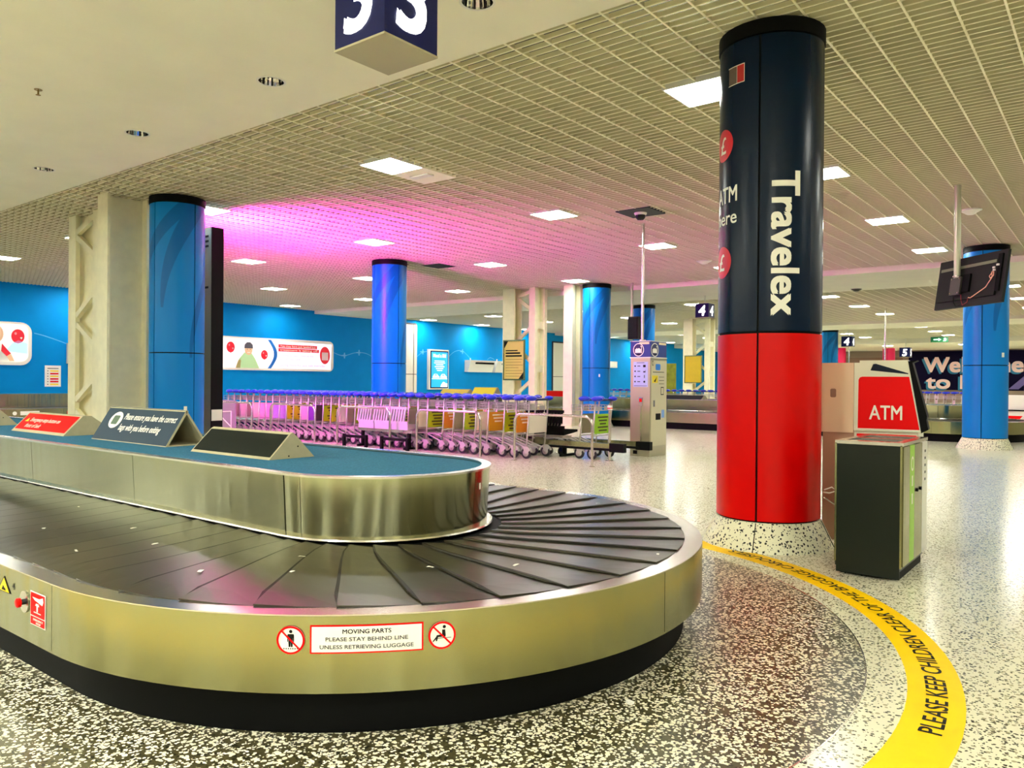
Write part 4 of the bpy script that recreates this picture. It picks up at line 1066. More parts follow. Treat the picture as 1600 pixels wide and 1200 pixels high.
# low guide beams of the trolley lanes
def beam(x, y0, y1, label, posts):
    t = thing('guide_beam', label, 'guide rail', (x, (y0+y1)/2, 0), 'low trolley guide beams')
    MB().box(x-0.045, x+0.045, y0, y1, 0.205, 0.285).build('beam', M_steel, t)
    MB().box(x-0.055, x-0.03, y0-0.05, y1, 0.165, 0.203).build('rubber_strip', M_black, t)
    MB().box(x-0.05, x+0.05, y0-0.26, y0, 0.15, 0.29).build('rubber_buffer', M_black, t)
    for y in posts:
        MB().tube([(x,y,0),(x,y,0.205)], 0.022, 10).build('post', M_chrome, t, True)
        MB().lathe([(0.02,0.0),(0.065,0.0),(0.065,0.006),(0.02,0.012)], 16, x, y).build('floor_flange', M_chrome, t, True)
    return t
t = beam(10.93, 6.52, 16.5, 'low steel guide beam between the two trolley rows, nearer the hoops', (7.9,9.6,11.3,13,14.7))
MB().tube([(10.96,6.56,0.0),(10.96,6.56,0.93)], 0.024, 12).build('end_post', M_chrome, t, True)
MB().box(10.93,10.99,6.53,6.59,0.83,0.90).build('post_tag', M_white, t)
MB().box(10.928,10.992,6.528,6.592,0.845,0.862).build('post_tag', M_redprint, t)
MB().lathe([(0.02,0.0),(0.07,0.0),(0.07,0.006),(0.02,0.012)], 16, 10.96, 6.56).build('floor_flange', M_chrome, t, True)
beam(11.62, 6.42, 16.5, 'low steel guide beam ending in a black buffer in front of the kiosk', (8.0,9.7,11.4,13,14.7))

# slotted benches
def bench(x, y0, n, label, shell, leg, step=0.46):
    t = thing('slotted_bench', label, 'bench', (x, y0+step*n/2, 0))
    M_s = shell
    for k in range(n):
        a = y0+k*step+0.015; b = y0+(k+1)*step-0.015
        bk = None
        # backrest: top rail and slats
        mb = MB().box(x-0.03, x+0.0, a, b, 0.745, 0.79).box(x-0.01, x+0.02, a, b, 0.47, 0.52)
        bk = mb.build('backrest', M_s, t, label='slotted backrest')
        for q in range(6):
            yy = a+0.02+q*(b-a-0.04)/5.5
            MB().prism([(x-0.028,yy,0.75),(x+0.004,yy,0.75),(x+0.018,yy+0.07,0.50),(x-0.012,yy+0.07,0.50)], (0,0.038,0)).build('back_slat', M_s, bk)
        MB().prism([(x,a,0.47),(x+0.42,a,0.45),(x+0.42,a,0.41),(x,a,0.36)], (0,b-a,0)).build('seat', M_s, t)
    MB().box(x+0.05, x+0.13, y0-0.05, y0+n*step+0.05, 0.30, 0.36).build('support_beam', M_chrome, t)
    for yy in (y0+0.05, y0+n*step-0.05):
        MB().bar((x-0.05,yy,0.02),(x+0.42,yy,0.02),0.05,0.04).bar((x+0.08,yy,0.02),(x+0.08,yy,0.33),0.05,0.05).build('leg', leg, t)
    return t
def low_stand(y0, y1, x, label):
    t = thing('low_barrier', label, 'barrier', (x, (y0+y1)/2, 0), 'low black barriers')
    for y in (y0, y1): MB().box(x-0.025, x+0.025, y-0.025, y+0.025, 0, 0.24).build('post', M_black, t)
    MB().bar((x,y0,0.20),(x,y1,0.20),0.04,0.05).build('rail', M_black, t)
M_bench = mat('bench_steel', srgb(214,208,216), 0.35, 0.5)
bench(10.13, 10.35, 3, 'slotted silver metal bench in front of the trolleys, catching magenta light', M_bench, M_black)
bench(11.05, 7.50, 2, 'black slotted bench among the trolleys, left of the green panelled one', M_black, M_black, 0.42)
low_stand(11.27, 11.9, 9.93, 'low black barrier on the floor left of the slotted bench')
low_stand(10.16, 10.84, 9.93, 'low black barrier on the floor in front of the slotted bench')

# ------------------------------------------------------------------ trolley kiosk
t = thing('trolley_kiosk', 'stainless trolley dispensing kiosk with navy pictogram head and tall pole', 'kiosk', (12.3, 6.57, 0))
kx0, kx1, ky0, ky1 = 11.99, 12.60, 6.385, 6.765
MB().box(kx0, kx1, ky0, ky1, 0.0, 1.70).build('cabinet', mat('kiosk_steel', srgb(190,184,158), 0.3, 0.8), t)
MB().box(kx0+0.03, kx1-0.01, ky0-0.006, ky0+0.01, 0.18, 1.66).build('front_door', mat('kiosk_cream', srgb(206,200,168), 0.4, 0.2), t)
K1 = lambda u, v: (kx0-0.003, ky1-u, v); K2 = lambda u, v: (kx0-0.0045, ky1-u, v)
sh = flat(K1, rect(0.055, 0.34, 1.20, 1.635), mat('sheet_blue', srgb(170,190,232), 0.45), t, 'instruction_sheet', label='pale blue instruction sheet')
for q in range(4):
    z = 1.56-0.09*q
    flat(K2, disc(0.09, z, 0.014, n=12), M_blackprint, sh, 'bullet')
    flat(K2, rect(0.135, 0.19, z-0.006, z+0.006), M_blackprint, sh, 'printed_line')
    flat(K2, (rrect(0.245,0.295,z-0.02,z+0.02,0.008) if q == 0 else [(0.245,z-0.02),(0.26,z+0.01),(0.28,z-0.005),(0.295,z+0.022),(0.29,z-0.02)] if q == 1 else rect(0.265,0.278,z-0.025,z+0.025) if q == 2 else disc(0.27,z,0.018,n=12)), M_blackprint, sh, 'pictogram')
flat(K2, rect(0.12, 0.27, 1.612, 1.62), M_blackprint, sh, 'printed_line'); flat(K2, rect(0.07, 0.32, 1.215, 1.222), M_blackprint, sh, 'printed_line')
MB().box(kx0-0.012, kx0, ky1-0.245, ky1-0.17, 0.87, 1.02).build('slot_plate', M_chrome, t)
MB().box(kx0-0.02, kx0-0.012, ky1-0.23, ky1-0.185, 0.94, 1.0).build('red_button', M_red, t)
MB().box(kx0-0.008, kx0, ky1-0.222, ky1-0.20, 0.22, 0.87).build('guide_slot', M_chrome, t)
MB().box(kx0-0.02, kx0, ky1-0.14, ky1-0.07, 0.04, 0.10).build('floor_lock', M_black, t)
K3 = lambda u, v: (kx0+u, ky0-0.0075, v); K4 = lambda u, v: (kx0+u, ky0-0.009, v)
flat(K3, rrect(0.18, 0.36, 1.49, 1.60, 0.03), mat('label_blue', srgb(40,130,230), 0.4), t, 'blue_label')
rg = flat(K3, disc(0.08, 1.61, 0.03, 0.045), M_blackprint, t, 'coin_ring'); flat(K4, disc(0.08,1.61,0.02,0.032), MATS['kiosk_cream'], rg, 'ring_centre')
flat(K3, rect(0.08, 0.50, 1.452, 1.463), M_blackprint, t, 'printed_line')
yl = flat(K3, rect(0.06, 0.27, 1.27, 1.40), mat('label_yellow', srgb(236,214,30), 0.4), t, 'yellow_label'); flat(K4, [(0.12,1.30),(0.17,1.28),(0.23,1.38),(0.18,1.34)], M_blackprint, yl, 'pictogram')
for z in (1.37, 1.31, 1.25): flat(K3, rect(0.31, 0.50, z, z+0.008), M_blackprint, t, 'printed_line')
kp = flat(K3, rect(0.38, 0.49, 1.06, 1.20), M_blackprint, t, 'keypad_window'); flat(K4, rect(0.395,0.475,1.075,1.185), MATS['kiosk_cream'], kp, 'keypad')
MB().box(kx0+0.10, kx0+0.16, ky0-0.012, ky0-0.006, 0.86, 0.97).build('coin_slot', M_chrome, t)
MB().box(kx0+0.20, kx0+0.37, ky0-0.012, ky0-0.006, 0.63, 0.74).build('ticket_opening', M_black, t)
flat(K3, rect(0.41, 0.52, 0.66, 0.80), mat('label_paleblue', srgb(120,160,220), 0.4), t, 'pale_label')
hd = MB().box(kx0-0.005, kx1-0.02, ky0-0.005, ky1+0.005, 1.715, 1.985).build('sign_head', mat('kiosk_navy', srgb(14,50,132), 0.35), t, label='navy sign head with trolley pictograms')
MB().box(kx0-0.012, kx1-0.012, ky0-0.012, ky1+0.012, 1.70, 1.715).build('head_tray', M_white, t)
MB().box(kx0-0.012, kx1-0.012, ky0-0.012, ky1+0.012, 1.985, 1.995).build('head_cap', M_white, t)
def trolley_mark(f1, f2, cu, cv, ru, rv):
    a = flat(f1, disc(cu, cv, ru, rv), M_white, hd, 'round_emblem')
    flat(f2, disc(cu, cv, ru*0.88, rv*0.88), mat('emblem_navy', srgb(16,28,84), 0.4), hd, 'emblem_ground')
    f3 = lambda u, v: tuple(p+(q-p)*2 for p, q in zip(f1(u, v), f2(u, v)))
    S = lambda pts: [(cu+u*ru, cv+v*rv) for u, v in pts]
    flat(f3, S([(-0.62,-0.45),(0.45,-0.45),(0.45,0.12),(0.28,0.12),(0.2,0.25),(-0.05,0.25),(-0.12,0.12),(-0.3,0.3),(-0.45,0.12),(-0.62,0.1)]), M_white, hd, 'suitcase_pictogram')
    flat(f3, S([(0.5,-0.5),(0.62,-0.5),(0.62,0.55),(0.36,0.62),(0.36,0.5),(0.5,0.42)]), M_white, hd, 'trolley_pictogram')
    flat(f3, S([(-0.3,-0.75),(0.35,-0.75),(0.2,-0.58),(-0.15,-0.58)]), M_blackprint, hd, 'wheel_pictogram')
H1 = lambda u, v: (kx0-0.0065, ky1-u, v); H2 = lambda u, v: (kx0-0.008, ky1-u, v)
trolley_mark(H1, H2, 0.155, 1.84, 0.105, 0.115)
flat(H1, rect(0.17, 0.36, 1.935, 1.972), mat('pale_strip', srgb(240,220,180), 0.4), hd, 'price_strip')
H3 = lambda u, v: (kx0+u, ky0-0.0065, v); H4 = lambda u, v: (kx0+u, ky0-0.008, v)
trolley_mark(H3, H4, 0.15, 1.84, 0.14, 0.118)
flat(H3, rect(0.30, 0.57, 1.935, 1.972), MATS['pale_strip'], hd, 'price_strip')
MB().tube([(12.10,6.60,1.99),(12.10,6.60,4.04)], 0.025, 14).build('pole', M_chrome, t, True)
MB().tube([(12.10,6.60,1.99),(12.10,6.60,2.02)], 0.06, 14).build('pole_flange', M_chrome, t, True)

# ------------------------------------------------------------------ things on the blue back wall
def wall_poster(x0, x1, z0, z1, name, label, cat, r=0.22):
    t = thing(name, label, cat, ((x0+x1)/2, Y1, z0))
    MB().prism([(x, Y1-0.05, z) for x, z in rrect(x0, x1, z0, z1, r, 6)], (0, 0.05, 0)).build('backing', M_white, t)
    return t
def WF(k): return lambda u, v: (u, Y1-0.05-0.004*k, v)
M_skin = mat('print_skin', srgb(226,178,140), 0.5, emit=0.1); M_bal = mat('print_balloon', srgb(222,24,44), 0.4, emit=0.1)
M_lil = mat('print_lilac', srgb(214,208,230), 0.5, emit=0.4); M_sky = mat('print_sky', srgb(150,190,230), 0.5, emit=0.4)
def balloon(t, x, z, r):
    b = flat(WF(2), disc(x, z, r, r*1.18), M_bal, t, 'printed_balloon')
    flat(WF(2), [(x-0.03,z-r*1.3),(x+0.03,z-r*1.3),(x,z-r*1.15)], M_bal, b, 'balloon_knot')
    flat(WF(3), disc(x-r*0.35, z+r*0.45, r*0.18, r*0.22), mat('print_shine', srgb(246,150,150), 0.4), b, 'balloon_shine')
    flat(WF(3), [(x+r*0.3,z-r*0.2),(x+r*0.5,z-r*0.1),(x+r*0.7,z-r*0.2),(x+r*0.5,z-r*0.5)], M_white, b, 'balloon_heart')
t = wall_poster(15.4, 21.05, 1.62, 2.86, 'wall_advert', 'long rounded charity banner with a smiling child in a grey cap and red balloons', 'poster')
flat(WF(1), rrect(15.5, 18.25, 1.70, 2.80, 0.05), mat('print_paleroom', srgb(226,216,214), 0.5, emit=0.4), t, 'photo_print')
flat(WF(1), [(18.2,1.70),(20.9,1.70),(20.95,2.75),(18.0,2.75)], M_lil, t, 'text_ground')
balloon(t, 16.28, 2.46, 0.17); balloon(t, 17.72, 2.22, 0.15)
flat(WF(2), [(16.5,1.70),(16.62,2.02),(16.85,2.28),(17.15,2.28),(17.32,2.05),(17.5,1.70)], mat('print_shirt', srgb(170,206,150), 0.5, emit=0.1), t, 'printed_shirt')
flat(WF(2), [(16.48,1.70),(16.60,2.0),(16.72,2.0),(16.68,1.70)], M_skin, t, 'printed_arm')
hd_ = flat(WF(3), disc(17.03, 2.40, 0.17, 0.21), M_skin, t, 'printed_face')
flat(WF(4), [(16.84,2.44),(17.22,2.44),(17.2,2.58),(17.1,2.67),(16.96,2.67),(16.86,2.58)], mat('print_cap', srgb(84,80,92), 0.5), hd_, 'printed_cap')
for x in (16.97, 17.10): flat(WF(4), disc(x, 2.40, 0.015, 0.018, 8), M_blackprint, hd_, 'printed_eye')
flat(WF(4), [(16.96,2.30),(17.10,2.30),(17.08,2.27),(16.98,2.27)], M_white, hd_, 'printed_smile')
arc = [(18.0+0.28*math.sin(PI*k/16), 2.80-1.10*k/16) for k in range(17)]
flat(WF(2), [(x-0.14, z) for x, z in arc]+[(x+0.02, z) for x, z in reversed(arc)], mat('print_arc', srgb(20,110,196), 0.4), t, 'blue_arc')
for z in (2.52, 2.37): flat(WF(2), rect(18.35, 20.2 if z > 2.5 else 20.3, z, z+0.13), M_bal, t, 'red_text_bar')
write('You may have just landed but', 0.075, lambda u, v: (18.42+u, Y1-0.064, 2.55+v), M_white, t, width=1.7, bold=0.012)
write("treatment is taking off", 0.075, lambda u, v: (18.42+u, Y1-0.064, 2.40+v), M_white, t, width=1.8, bold=0.012)
M_pinkp = mat('print_pink', srgb(222,120,140), 0.5, emit=0.1)
write('Donate to help continue the', 0.07, lambda u, v: (18.42+u, Y1-0.060, 2.19+v), M_pinkp, t, width=1.6)
write('world class care', 0.07, lambda u, v: (18.42+u, Y1-0.060, 2.05+v), M_pinkp, t, width=0.95)
write('Giving more for sick kids everyday', 0.09, lambda u, v: (18.42+u, Y1-0.060, 1.80+v), M_pinkp, t, width=2.2)
bl = flat(WF(2), disc(20.6, 2.28, 0.26, 0.36), M_bal, t, 'printed_balloon', 'large red balloon badge')
flat(WF(3), rrect(20.44, 20.76, 2.08, 2.40, 0.02), mat('print_badge', srgb(240,210,210), 0.5), bl, 'badge_square')
t = wall_poster(7.0, 9.62, 1.64, 2.92, 'wall_advert', 'rounded charity banner cut by the left edge, child in red and white', 'poster', 0.3)
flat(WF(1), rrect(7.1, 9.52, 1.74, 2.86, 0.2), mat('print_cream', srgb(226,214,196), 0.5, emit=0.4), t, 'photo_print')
flat(WF(2), [(8.9,2.05),(9.1,2.30),(9.25,2.38),(9.5,2.30),(9.5,1.98)], M_sky, t, 'printed_background')
balloon(t, 9.24, 2.50, 0.18)
flat(WF(2), [(8.3,1.76),(8.35,2.15),(8.6,2.3),(8.85,2.25),(9.02,2.02),(8.98,1.76)], M_white, t, 'printed_shirt')
flat(WF(3), [(8.82,2.27),(9.06,1.98),(8.94,1.90),(8.80,2.05)], M_bal, t, 'printed_sleeve')
flat(WF(3), [(8.94,1.90),(9.06,1.97),(9.15,1.76),(9.02,1.76)], M_skin, t, 'printed_arm')
hd_ = flat(WF(3), disc(8.62, 2.55, 0.24, 0.28), M_skin, t, 'printed_face')
flat(WF(4), disc(8.74, 2.56, 0.02, 0.02, 8), M_blackprint, hd_, 'printed_eye'); flat(WF(4), [(8.66,2.42),(8.78,2.43),(8.74,2.40)], M_bal, hd_, 'printed_mouth')
# paper notice, box, screen, dispensers
t = thing('paper_notice', 'small paper notice with yellow and red rows on the blue wall at left', 'notice', (10.23, Y1, 1.0))
MB().box(10.0, 10.46, Y1-0.012, Y1, 1.0, 1.65).build('sheet', M_white, t)
F5 = lambda u, v: (u, Y1-0.014, v)
flat(F5, rect(10.07,10.39,1.55,1.57), M_blackprint, t, 'heading')
for q in range(6): flat(F5, rect(10.15,10.39,1.46-0.082*q,1.505-0.082*q), MATS['hazard_yellow'] if q in (0,2,5) else M_redprint, t, 'coloured_row'); 
for q in range(6): flat(F5, rect(10.07,10.10,1.47-0.082*q,1.495-0.082*q), M_blackprint, t, 'row_mark')
t = thing('wall_box', 'white wall box between the left banner and the cream stanchion', 'box', (10.9, Y1, 1.72))
MB().box(10.62, 11.25, Y1-0.18, Y1, 1.72, 2.36).build('case', M_whitepl, t); MB().box(10.80, 10.92, Y1-0.1, Y1-0.02, 2.36, 2.48).build('hook', M_whitepl, t)
t = thing('door_frame_panel', 'grey framed dark panel on the blue wall at left, behind the laced stanchion', 'panel', (11.0, Y1, 0.8))
MB().box(10.75, 11.6, Y1-0.06, Y1, 0.72, 1.58).build('frame', M_steel, t); MB().box(10.87, 11.5, Y1-0.07, Y1-0.06, 0.78, 1.45).build('dark_glass', M_blackgl, t)
t = thing('wall_screen', 'upright information screen with blue page on the blue wall', 'screen', (27.34, Y1, 0.87))
MB().box(26.66, 28.02, Y1-0.14, Y1, 0.86, 2.77).build('housing', M_whitepl, t)
MB().box(26.74, 27.97, Y1-0.15, Y1-0.14, 0.92, 2.70).build('bezel', M_blackgl, t)
ds = MB().box(26.80, 27.92, Y1-0.156, Y1-0.15, 0.97, 2.65).build('display', mat('display_blue', srgb(30,140,230), 0.3, emit=0.5), t, label='lit blue page')
D1 = lambda u, v: (u, Y1-0.16, v); M_disp = mat('display_white', srgb(240,246,255), 0.3, emit=0.6)
write('Need a lift?', 0.16, lambda u, v: D1(26.92+u, 2.40+v), M_disp, ds, width=0.88, bold=0.02)
for q, wd in enumerate((0.7,0.75,0.5,0.66,0.5,0.36)): flat(D1, rect(27.36-wd/2, 27.36+wd/2, 2.20-0.09*q, 2.235-0.09*q), M_disp, ds, 'page_line')
for x in (26.88, 27.40):
    flat(D1, [(x,1.42),(x+0.04,1.50),(x+0.12,1.60),(x+0.3,1.60),(x+0.4,1.50),(x+0.46,1.48),(x+0.46,1.42)], M_disp, ds, 'car_pictogram')
    flat(lambda u, v: (u, Y1-0.163, v), [(x+0.09,1.52),(x+0.14,1.58),(x+0.28,1.58),(x+0.34,1.52)], MATS['display_blue'], ds, 'car_window')
flat(D1, rect(26.82, 27.9, 1.36, 1.38), M_disp, ds, 'page_line')
flat(D1, [(27.42,0.98),(27.5,1.12),(27.62,1.22),(27.72,1.2),(27.78,1.15),(27.91,1.15),(27.91,0.98)], M_disp, ds, 'cloud_pictogram')
for k, (a, b) in enumerate(((29.34, 31.25), (31.45, 33.36))):
    t = thing('wall_dispenser', 'white angled dispenser cabinet on the blue wall, '+('nearer the upright screen' if k == 0 else 'partly behind the cream stanchion'), 'cabinet', ((a+b)/2, Y1, 1.73), 'white wall dispensers')
    MB().prism([(a,Y1,1.73),(a,Y1-0.22,1.73),(a,Y1-0.42,2.32),(a,Y1,2.32)], (b-a,0,0)).build('case', M_whitepl, t)
    MB().prism([(a+0.40,Y1-0.395,2.22),(a+0.40,Y1-0.37,2.13),(a+0.40,Y1-0.37,2.22)], (b-a-0.48,-0.035,0)).build('slot', M_black, t)
    MB().tube([(a+0.2,Y1-0.2,2.32),(a+0.2,Y1-0.2,2.42)], 0.03, 8).build('knob', M_whitepl, t)
# white door leaves in the wall
for k, (a, b, zt_) in enumerate(((25.0, 25.83, 3.93), (36.9, 38.6, 3.6))):
    d = struct('door_%d' % (k+1), MB().box(a, b, Y1-0.10, Y1, 0.0, zt_), mat('door_shadow', srgb(30,30,30), 0.6))  # dark backing box behind the white panels
    for (z0, z1) in ((0.06, 1.55), (1.58, zt_-0.08)):
        mid = a+(b-a)*0.74 if k == 0 else b
        MB().box(a+0.01, mid-0.012, Y1-0.14, Y1-0.10, z0, z1).build('panel', mat('door_white', srgb(224,220,204), 0.45), d)
        if k == 0: MB().box(mid+0.03, b-0.01, Y1-0.16, Y1-0.10, z0, z1).build('panel', MATS['door_white'], d)
# painted flight paths on the wall
M_path = mat('pale_blue_paint', srgb(90,176,224), 0.5)
def flight(pts, planes):
    mb = MB(); L = []
    n = 14
    for i in range(len(pts)-1):
        p0 = pts[max(i-1,0)]; p1 = pts[i]; p2 = pts[i+1]; p3 = pts[min(i+2,len(pts)-1)]
        for k in range(n):
            s = k/n
            L.append(tuple(0.5*((2*p1[d])+(-p0[d]+p2[d])*s+(2*p0[d]-5*p1[d]+4*p2[d]-p3[d])*s*s+(-p0[d]+3*p1[d]-3*p2[d]+p3[d])*s**3) for d in (0,1)))
    L.append(pts[-1])
    V_ = []
    for x, z in L: V_ += [(x, Y1-0.003, z-0.012), (x, Y1-0.003, z+0.012)]
    mb.add(V_, [(2*i,2*i+2,2*i+3,2*i+1) for i in range(len(L)-1)])
    for x, z in planes:
        mb.add([(x+a, Y1-0.004, z+b) for a, b in ((-0.16,0.01),(-0.02,0.03),(0.0,0.12),(0.05,0.12),(0.06,0.03),(0.16,0.0),(0.06,-0.03),(0.05,-0.12),(0.0,-0.12),(-0.02,-0.03),(-0.16,-0.02))], [tuple(range(11))])
    mb.build('painted_flight_path', M_path, wall_back)
flight([(9.7,2.62),(10.0,2.55),(10.4,2.42),(10.62,2.34)], [])
flight([(21.0,2.45),(21.6,2.3),(22.3,2.45),(23.0,2.4),(24.0,1.9)], [(21.65,2.31),(22.45,2.46)])
flight([(25.9,2.35),(26.3,2.58),(26.66,2.66)], [(26.35,2.63)])
flight([(28.0,2.35),(28.6,2.72),(29.2,2.75),(29.9,2.32)], [(29.15,2.74)])
flight([(31.1,2.38),(31.35,2.5),(31.7,2.4)], [])

# ------------------------------------------------------------------ belt along the back wall at the left
t = thing('wall_baggage_belt', 'straight steel baggage belt along the back wall at far left', 'baggage carousel', (8.5, 23.0, 0))
MB().box(4.0, 11.6, 22.55, 24.6, 0.0, 0.2).build('kick_plinth', M_black, t)
for k in range(3): MB().box(4.0+2.55*k+0.003, 4.0+2.55*(k+1)-0.003, 22.42, 22.45, 0.19, 0.455).build('fascia_panel', M_steel, t)
MB().box(4.0, 11.6, 22.45, 24.6, 0.42, 0.455).build('belt_deck', M_rubber, t)
MB().box(4.0, 11.6, 22.415, 22.5, 0.455, 0.462).build('rim', M_chrome, t)
for k in range(3): MB().box(4.0+2.55*k+0.003, 4.0+2.55*(k+1)-0.003, 23.25, 23.28, 0.46, 0.83).build('plinth_panel', M_steel2, t)
MB().box(4.0, 11.6, 23.26, 24.6, 0.80, 0.825).build('carpet_top', M_carpet, t)
MB().tube([(9.25,22.42,0.34),(9.25,22.40,0.34)], 0.07, 16).build('stop_button', M_red, t, True)
flat(lambda u, v: (u, 22.412, v), rect(8.05, 8.5, 0.30, 0.40), M_white, t, 'warning_plate'); flat(lambda u, v: (u, 22.412, v), disc(7.92, 0.35, 0.05), M_white, t, 'prohibition_sign')

# signs standing on the far carousel
ZT2 = 0.7822
def far_tent(y0, y1, col, label, za=0.98):
    t = thing('triangular_sign', label, 'sign', (21.3, (y0+y1)/2, ZT2), 'triangular signs on the far carousel')
    MB().prism([(21.05,y0,ZT2),(21.5,y0,ZT2),(21.3,y0,za),(21.26,y0,za)], (0,y1-y0,0)).build('body', M_tan, t)
    d = Vector((21.26-21.05,0,za-ZT2))
    MB().prism([(21.05+d.x*a-0.004*1, y, ZT2+d.z*a) for a, y in ((0.06,y0+0.03),(0.06,y1-0.03),(0.94,y1-0.03),(0.94,y0+0.03))], (-0.004,0,0.003)).build('sign_face', col, t)
far_tent(18.55, 19.9, mat('sign_straw', srgb(226,214,90), 0.5), 'pale yellow triangular sign on the far carousel below the upright screen')
far_tent(17.3, 18.35, mat('sign_yellow', srgb(236,232,60), 0.5), 'bright yellow triangular sign on the far carousel below the wall dispensers', 1.06)
far_tent(14.2, 15.3, M_redprint, 'red triangular sign on the far carousel between two cream stanchions')
far_tent(9.55, 11.2, mat('sign_darknavy', srgb(24,26,40), 0.5), 'dark triangular sign on the far carousel right of the kiosk', 0.91)
# fascia marks on the far carousel
flat(lambda u, v: (21.45-1.7825, u, v), rect(4.0, 3.75, 0.27, 0.41), M_redprint, car2, 'stop_sign', 'red emergency stop sticker')

# ------------------------------------------------------------------ far end of the hall
column(30.7, 2.18, 'pink', 'pink red column just showing at the right edge of the photo', 0)
column(57.5, 15.75, 'pink', 'far pink column below the distant sign numbered four', 0)
column(59.5, 13.0, 'pink', 'far pink column left of the distant sign numbered five', 0)
M_nv = mat('mural_navy', srgb(10,4,38), 0.6, spec=0.08)
wg = MB().box(63.94, 63.99, 3.0, 12.6, 0.9, 3.72).build('mural_panel', M_nv, wall_far)
MU = lambda k: (lambda u, v: (63.93-0.004*k, u, v))
M_wp = mat('mural_pinkwhite', srgb(244,212,206), 0.5); M_wb = mat('mural_teal', srgb(24,120,160), 0.5)
for body, h, wd, y, z in (('Welcome', 1.05, 6.1, 11.55, 2.22), ('to EDI', 0.95, 4.6, 11.4, 1.02)):
    write(body, h, lambda u, v, y=y, z=z: (63.93, y+0.13-u, z-0.12+v), M_wb, wg, width=wd, bold=0.035)
    write(body, h, lambda u, v, y=y, z=z: (63.92, y-u, z+v), M_wp, wg, width=wd, bold=0.035)
flat(MU(1), [(5.2,1.5),(5.7,1.0),(6.3,1.0),(5.2,2.1)], mat('mural_lavender', srgb(96,84,150), 0.5), wg, 'mural_stripe')
MB().box(63.94, 63.99, 13.0, 22.0, 1.2, 3.3).build('mural_panel', mat('mural_brown', srgb(132,104,80), 0.5), wall_far)
flat(MU(0), [(16.6,2.0),(15.0,3.1),(14.2,2.0)], M_nv, wall_far, 'mural_roof'); flat(MU(0), [(15.8,2.0),(15.2,2.6),(14.6,2.6),(14.6,2.0)], mat('mural_ochre', srgb(90,66,40), 0.5), wall_far, 'mural_house')
q = Vector((50.61, 8.37, 3.88))
t = thing('exit_sign', 'small green exit sign hanging far away, left of the right blue column', 'sign', tuple(q))
MB().box(q.x-0.05, q.x+0.05, q.y-0.45, q.y+0.45, q.z-0.15, q.z+0.15).build('case', mat('exit_green', srgb(10,90,50), 0.4, emit=0.15), t)
flat(lambda u, v: (q.x-0.055, q.y-u, q.z+v), [(-0.3,0.03),(-0.05,0.03),(-0.05,0.09),(0.1,0),(-0.05,-0.09),(-0.05,-0.03),(-0.3,-0.03)], mat('exit_white', srgb(200,250,220), 0.4, emit=0.5), t, 'arrow')
flat(lambda u, v: (q.x-0.055, q.y-u, q.z+v), [(0.18,-0.1),(0.25,0.0),(0.22,0.07),(0.30,0.1),(0.36,0.02),(0.33,-0.1)], MATS['exit_white'], t, 'running_figure')
for dy in (-0.3, 0.3): MB().tube([(q.x,q.y+dy,q.z+0.15),(q.x,q.y+dy,ZC)], 0.012, 6).build('hanger', M_whitepl, t)
def kiosk_far(x, y, label):
    a = Vector((x, y, 0))
    t = thing('trolley_kiosk', label, 'kiosk', (a.x, a.y, 0), 'distant trolley kiosks')
    MB().box(a.x-0.3, a.x+0.3, a.y-0.19, a.y+0.19, 0, 1.55).build('cabinet', MATS['kiosk_steel'], t)
    MB().box(a.x-0.3, a.x+0.3, a.y-0.2, a.y+0.2, 1.56, 1.82).build('sign_head', MATS['kiosk_navy'], t)
    MB().tube([(a.x,a.y,1.82),(a.x,a.y,ZC)], 0.035, 10).build('pole', M_chrome, t, True)
kiosk_far(31.26, 6.96, 'distant kiosk whose chrome pole rises above the cash machine')
kiosk_far(49.51, 13.02, 'farthest kiosk pole, thin and cream, between the two pink columns')
# banner, boxes behind the kiosk on the wall
b0 = Vector((40.13, 20.11, 0))
t = thing('pull_up_banner', 'green and gold pull up banner right behind the kiosk', 'banner', (b0.x, b0.y, 0))
MB().box(b0.x-0.01, b0.x+0.01, b0.y-0.36, b0.y+0.36, 0.1, 2.35).build('sheet', mat('banner_green', srgb(150,150,30), 0.5, noise=0.3, nscale=3), t)
MB().box(b0.x-0.1, b0.x+0.1, b0.y-0.38, b0.y+0.38, 0, 0.1).build('base', M_steel, t)
for k, (x0, x1, z0, z1, lb) in enumerate(((42.9,43.9,2.2,2.6,'small white box high on the far blue wall left of the kiosk'),(46.2,49.0,1.3,2.3,'white wall cabinet half hidden by the kiosk'))):
    t = thing('wall_box', lb, 'box', ((x0+x1)/2, Y1, z0)); MB().box(x0, x1, Y1-0.25, Y1, z0, z1).build('case', M_whitepl, t); MB().box(x0+0.1, x1-0.1, Y1-0.26, Y1-0.25, z0+0.08, z1-0.08).build('lid', M_white, t)
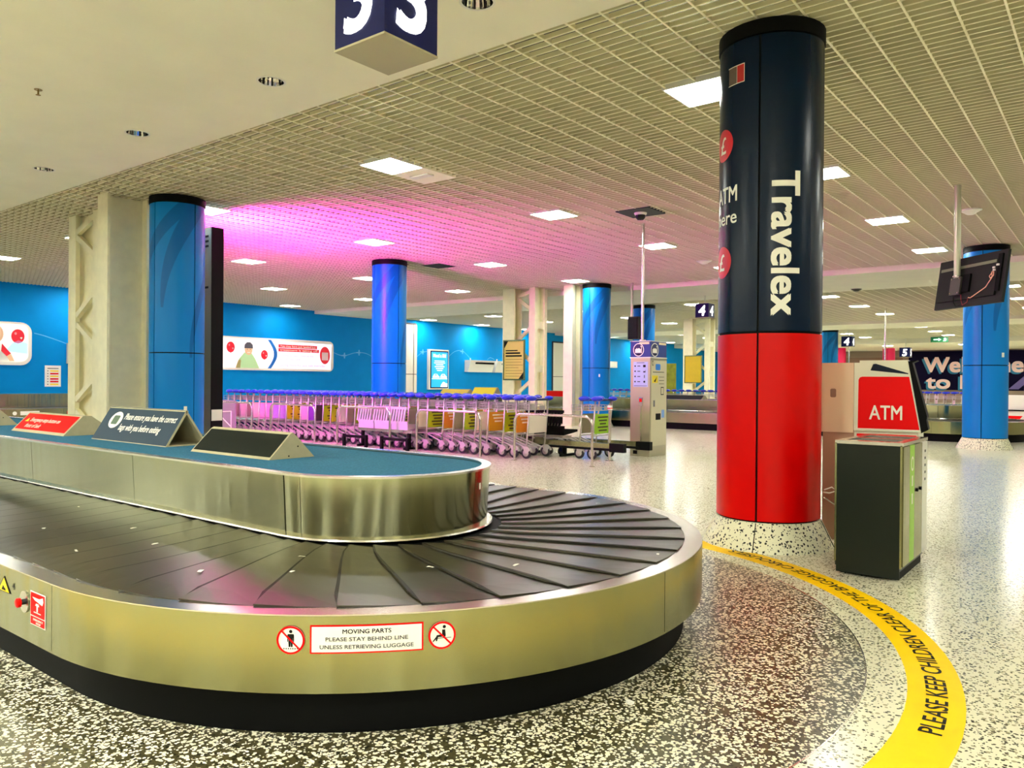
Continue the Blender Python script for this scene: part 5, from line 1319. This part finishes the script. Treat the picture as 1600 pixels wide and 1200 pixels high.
# stand with red panel behind the right blue column
a = Vector((27.86, 2.53, 0))
t = thing('display_stand', 'white display stand with a red rounded panel, right of the right blue column', 'stand', (a.x, a.y, 0))
MB().box(a.x, a.x+0.5, a.y-0.5, a.y+0.35, 0.0, 0.50).build('base', M_whitepl, t)
MB().box(a.x-0.02, a.x+0.5, a.y-0.5, a.y+0.35, 0.50, 0.54).build('shelf', M_black, t)
MB().box(a.x+0.05, a.x+0.5, a.y-0.5, a.y+0.35, 0.54, 0.98).build('upper_panel', M_white, t)
flat(lambda u, v: (a.x-0.003, a.y-u, v), [(-0.3,0.1),(-0.3,0.36),(0.16,0.36),(0.10,0.28),(0.08,0.18),(0.1,0.1)], M_redprint, t, 'red_panel')

# ------------------------------------------------------------------ small marks and painted openings
def col_patch(col, cx, cy, a0, a1, z0, z1, nm, material):
    f = cylfn(cx, cy, 0.4025); mb = MB(); n = 4
    mb.add([f(a0+(a1-a0)*k/n, z) for k in range(n+1) for z in (z0, z1)], [(2*k,2*k+2,2*k+3,2*k+1) for k in range(n)])
    mb.build(nm, material, col)
for o in list(SC.objects):
    if o.name.startswith('round_column') and o.parent is None:
        L = o['label']
        if 'triangular plinth' in L: col_patch(o, 6.35, 11.6, -104, -97, 0.52, 0.86, 'white_print', M_white)
        if 'hanging screen' in L: col_patch(o, 18.3, 2.2, -130, -121, 1.83, 1.92, 'white_tag', M_white)
        if 'just left of the trolley' in L: col_patch(o, 19.1, 11.9, -138, -132, 1.42, 1.5, 'white_print', M_white)
g = next(o for o in SC.objects if o.name.startswith('ceiling') and o.parent is None and any(c.name.startswith('grid_rail') for c in o.children))
for x, y in ((13.9, 13.2), (13.0, 13.9)):  # black plates imitate the darkness inside open tiles
    MB().box(x-0.3, x+0.3, y-0.3, y+0.3, ZC-0.004, ZC+0.002).build('open_tile', M_black, g, label='dark open tile')
q = Vector((19.45, 10.85, 2.82))
t = thing('hanging_screen', 'small distant dark screen seen edge on, left of the kiosk pole', 'screen', (q.x, q.y, ZC))
MB().box(q.x-0.12, q.x+0.12, q.y-0.16, q.y+0.16, q.z-0.33, q.z+0.30).build('housing', M_tvb, t)
MB().box(q.x-0.14, q.x-0.12, q.y-0.14, q.y+0.14, q.z-0.30, q.z+0.27).build('display', M_blackgl, t)
MB().tube([(q.x,q.y+0.1,q.z+0.30),(q.x,q.y+0.1,ZC)], 0.035, 10).build('pole', MATS['pole_grey'], t, True)
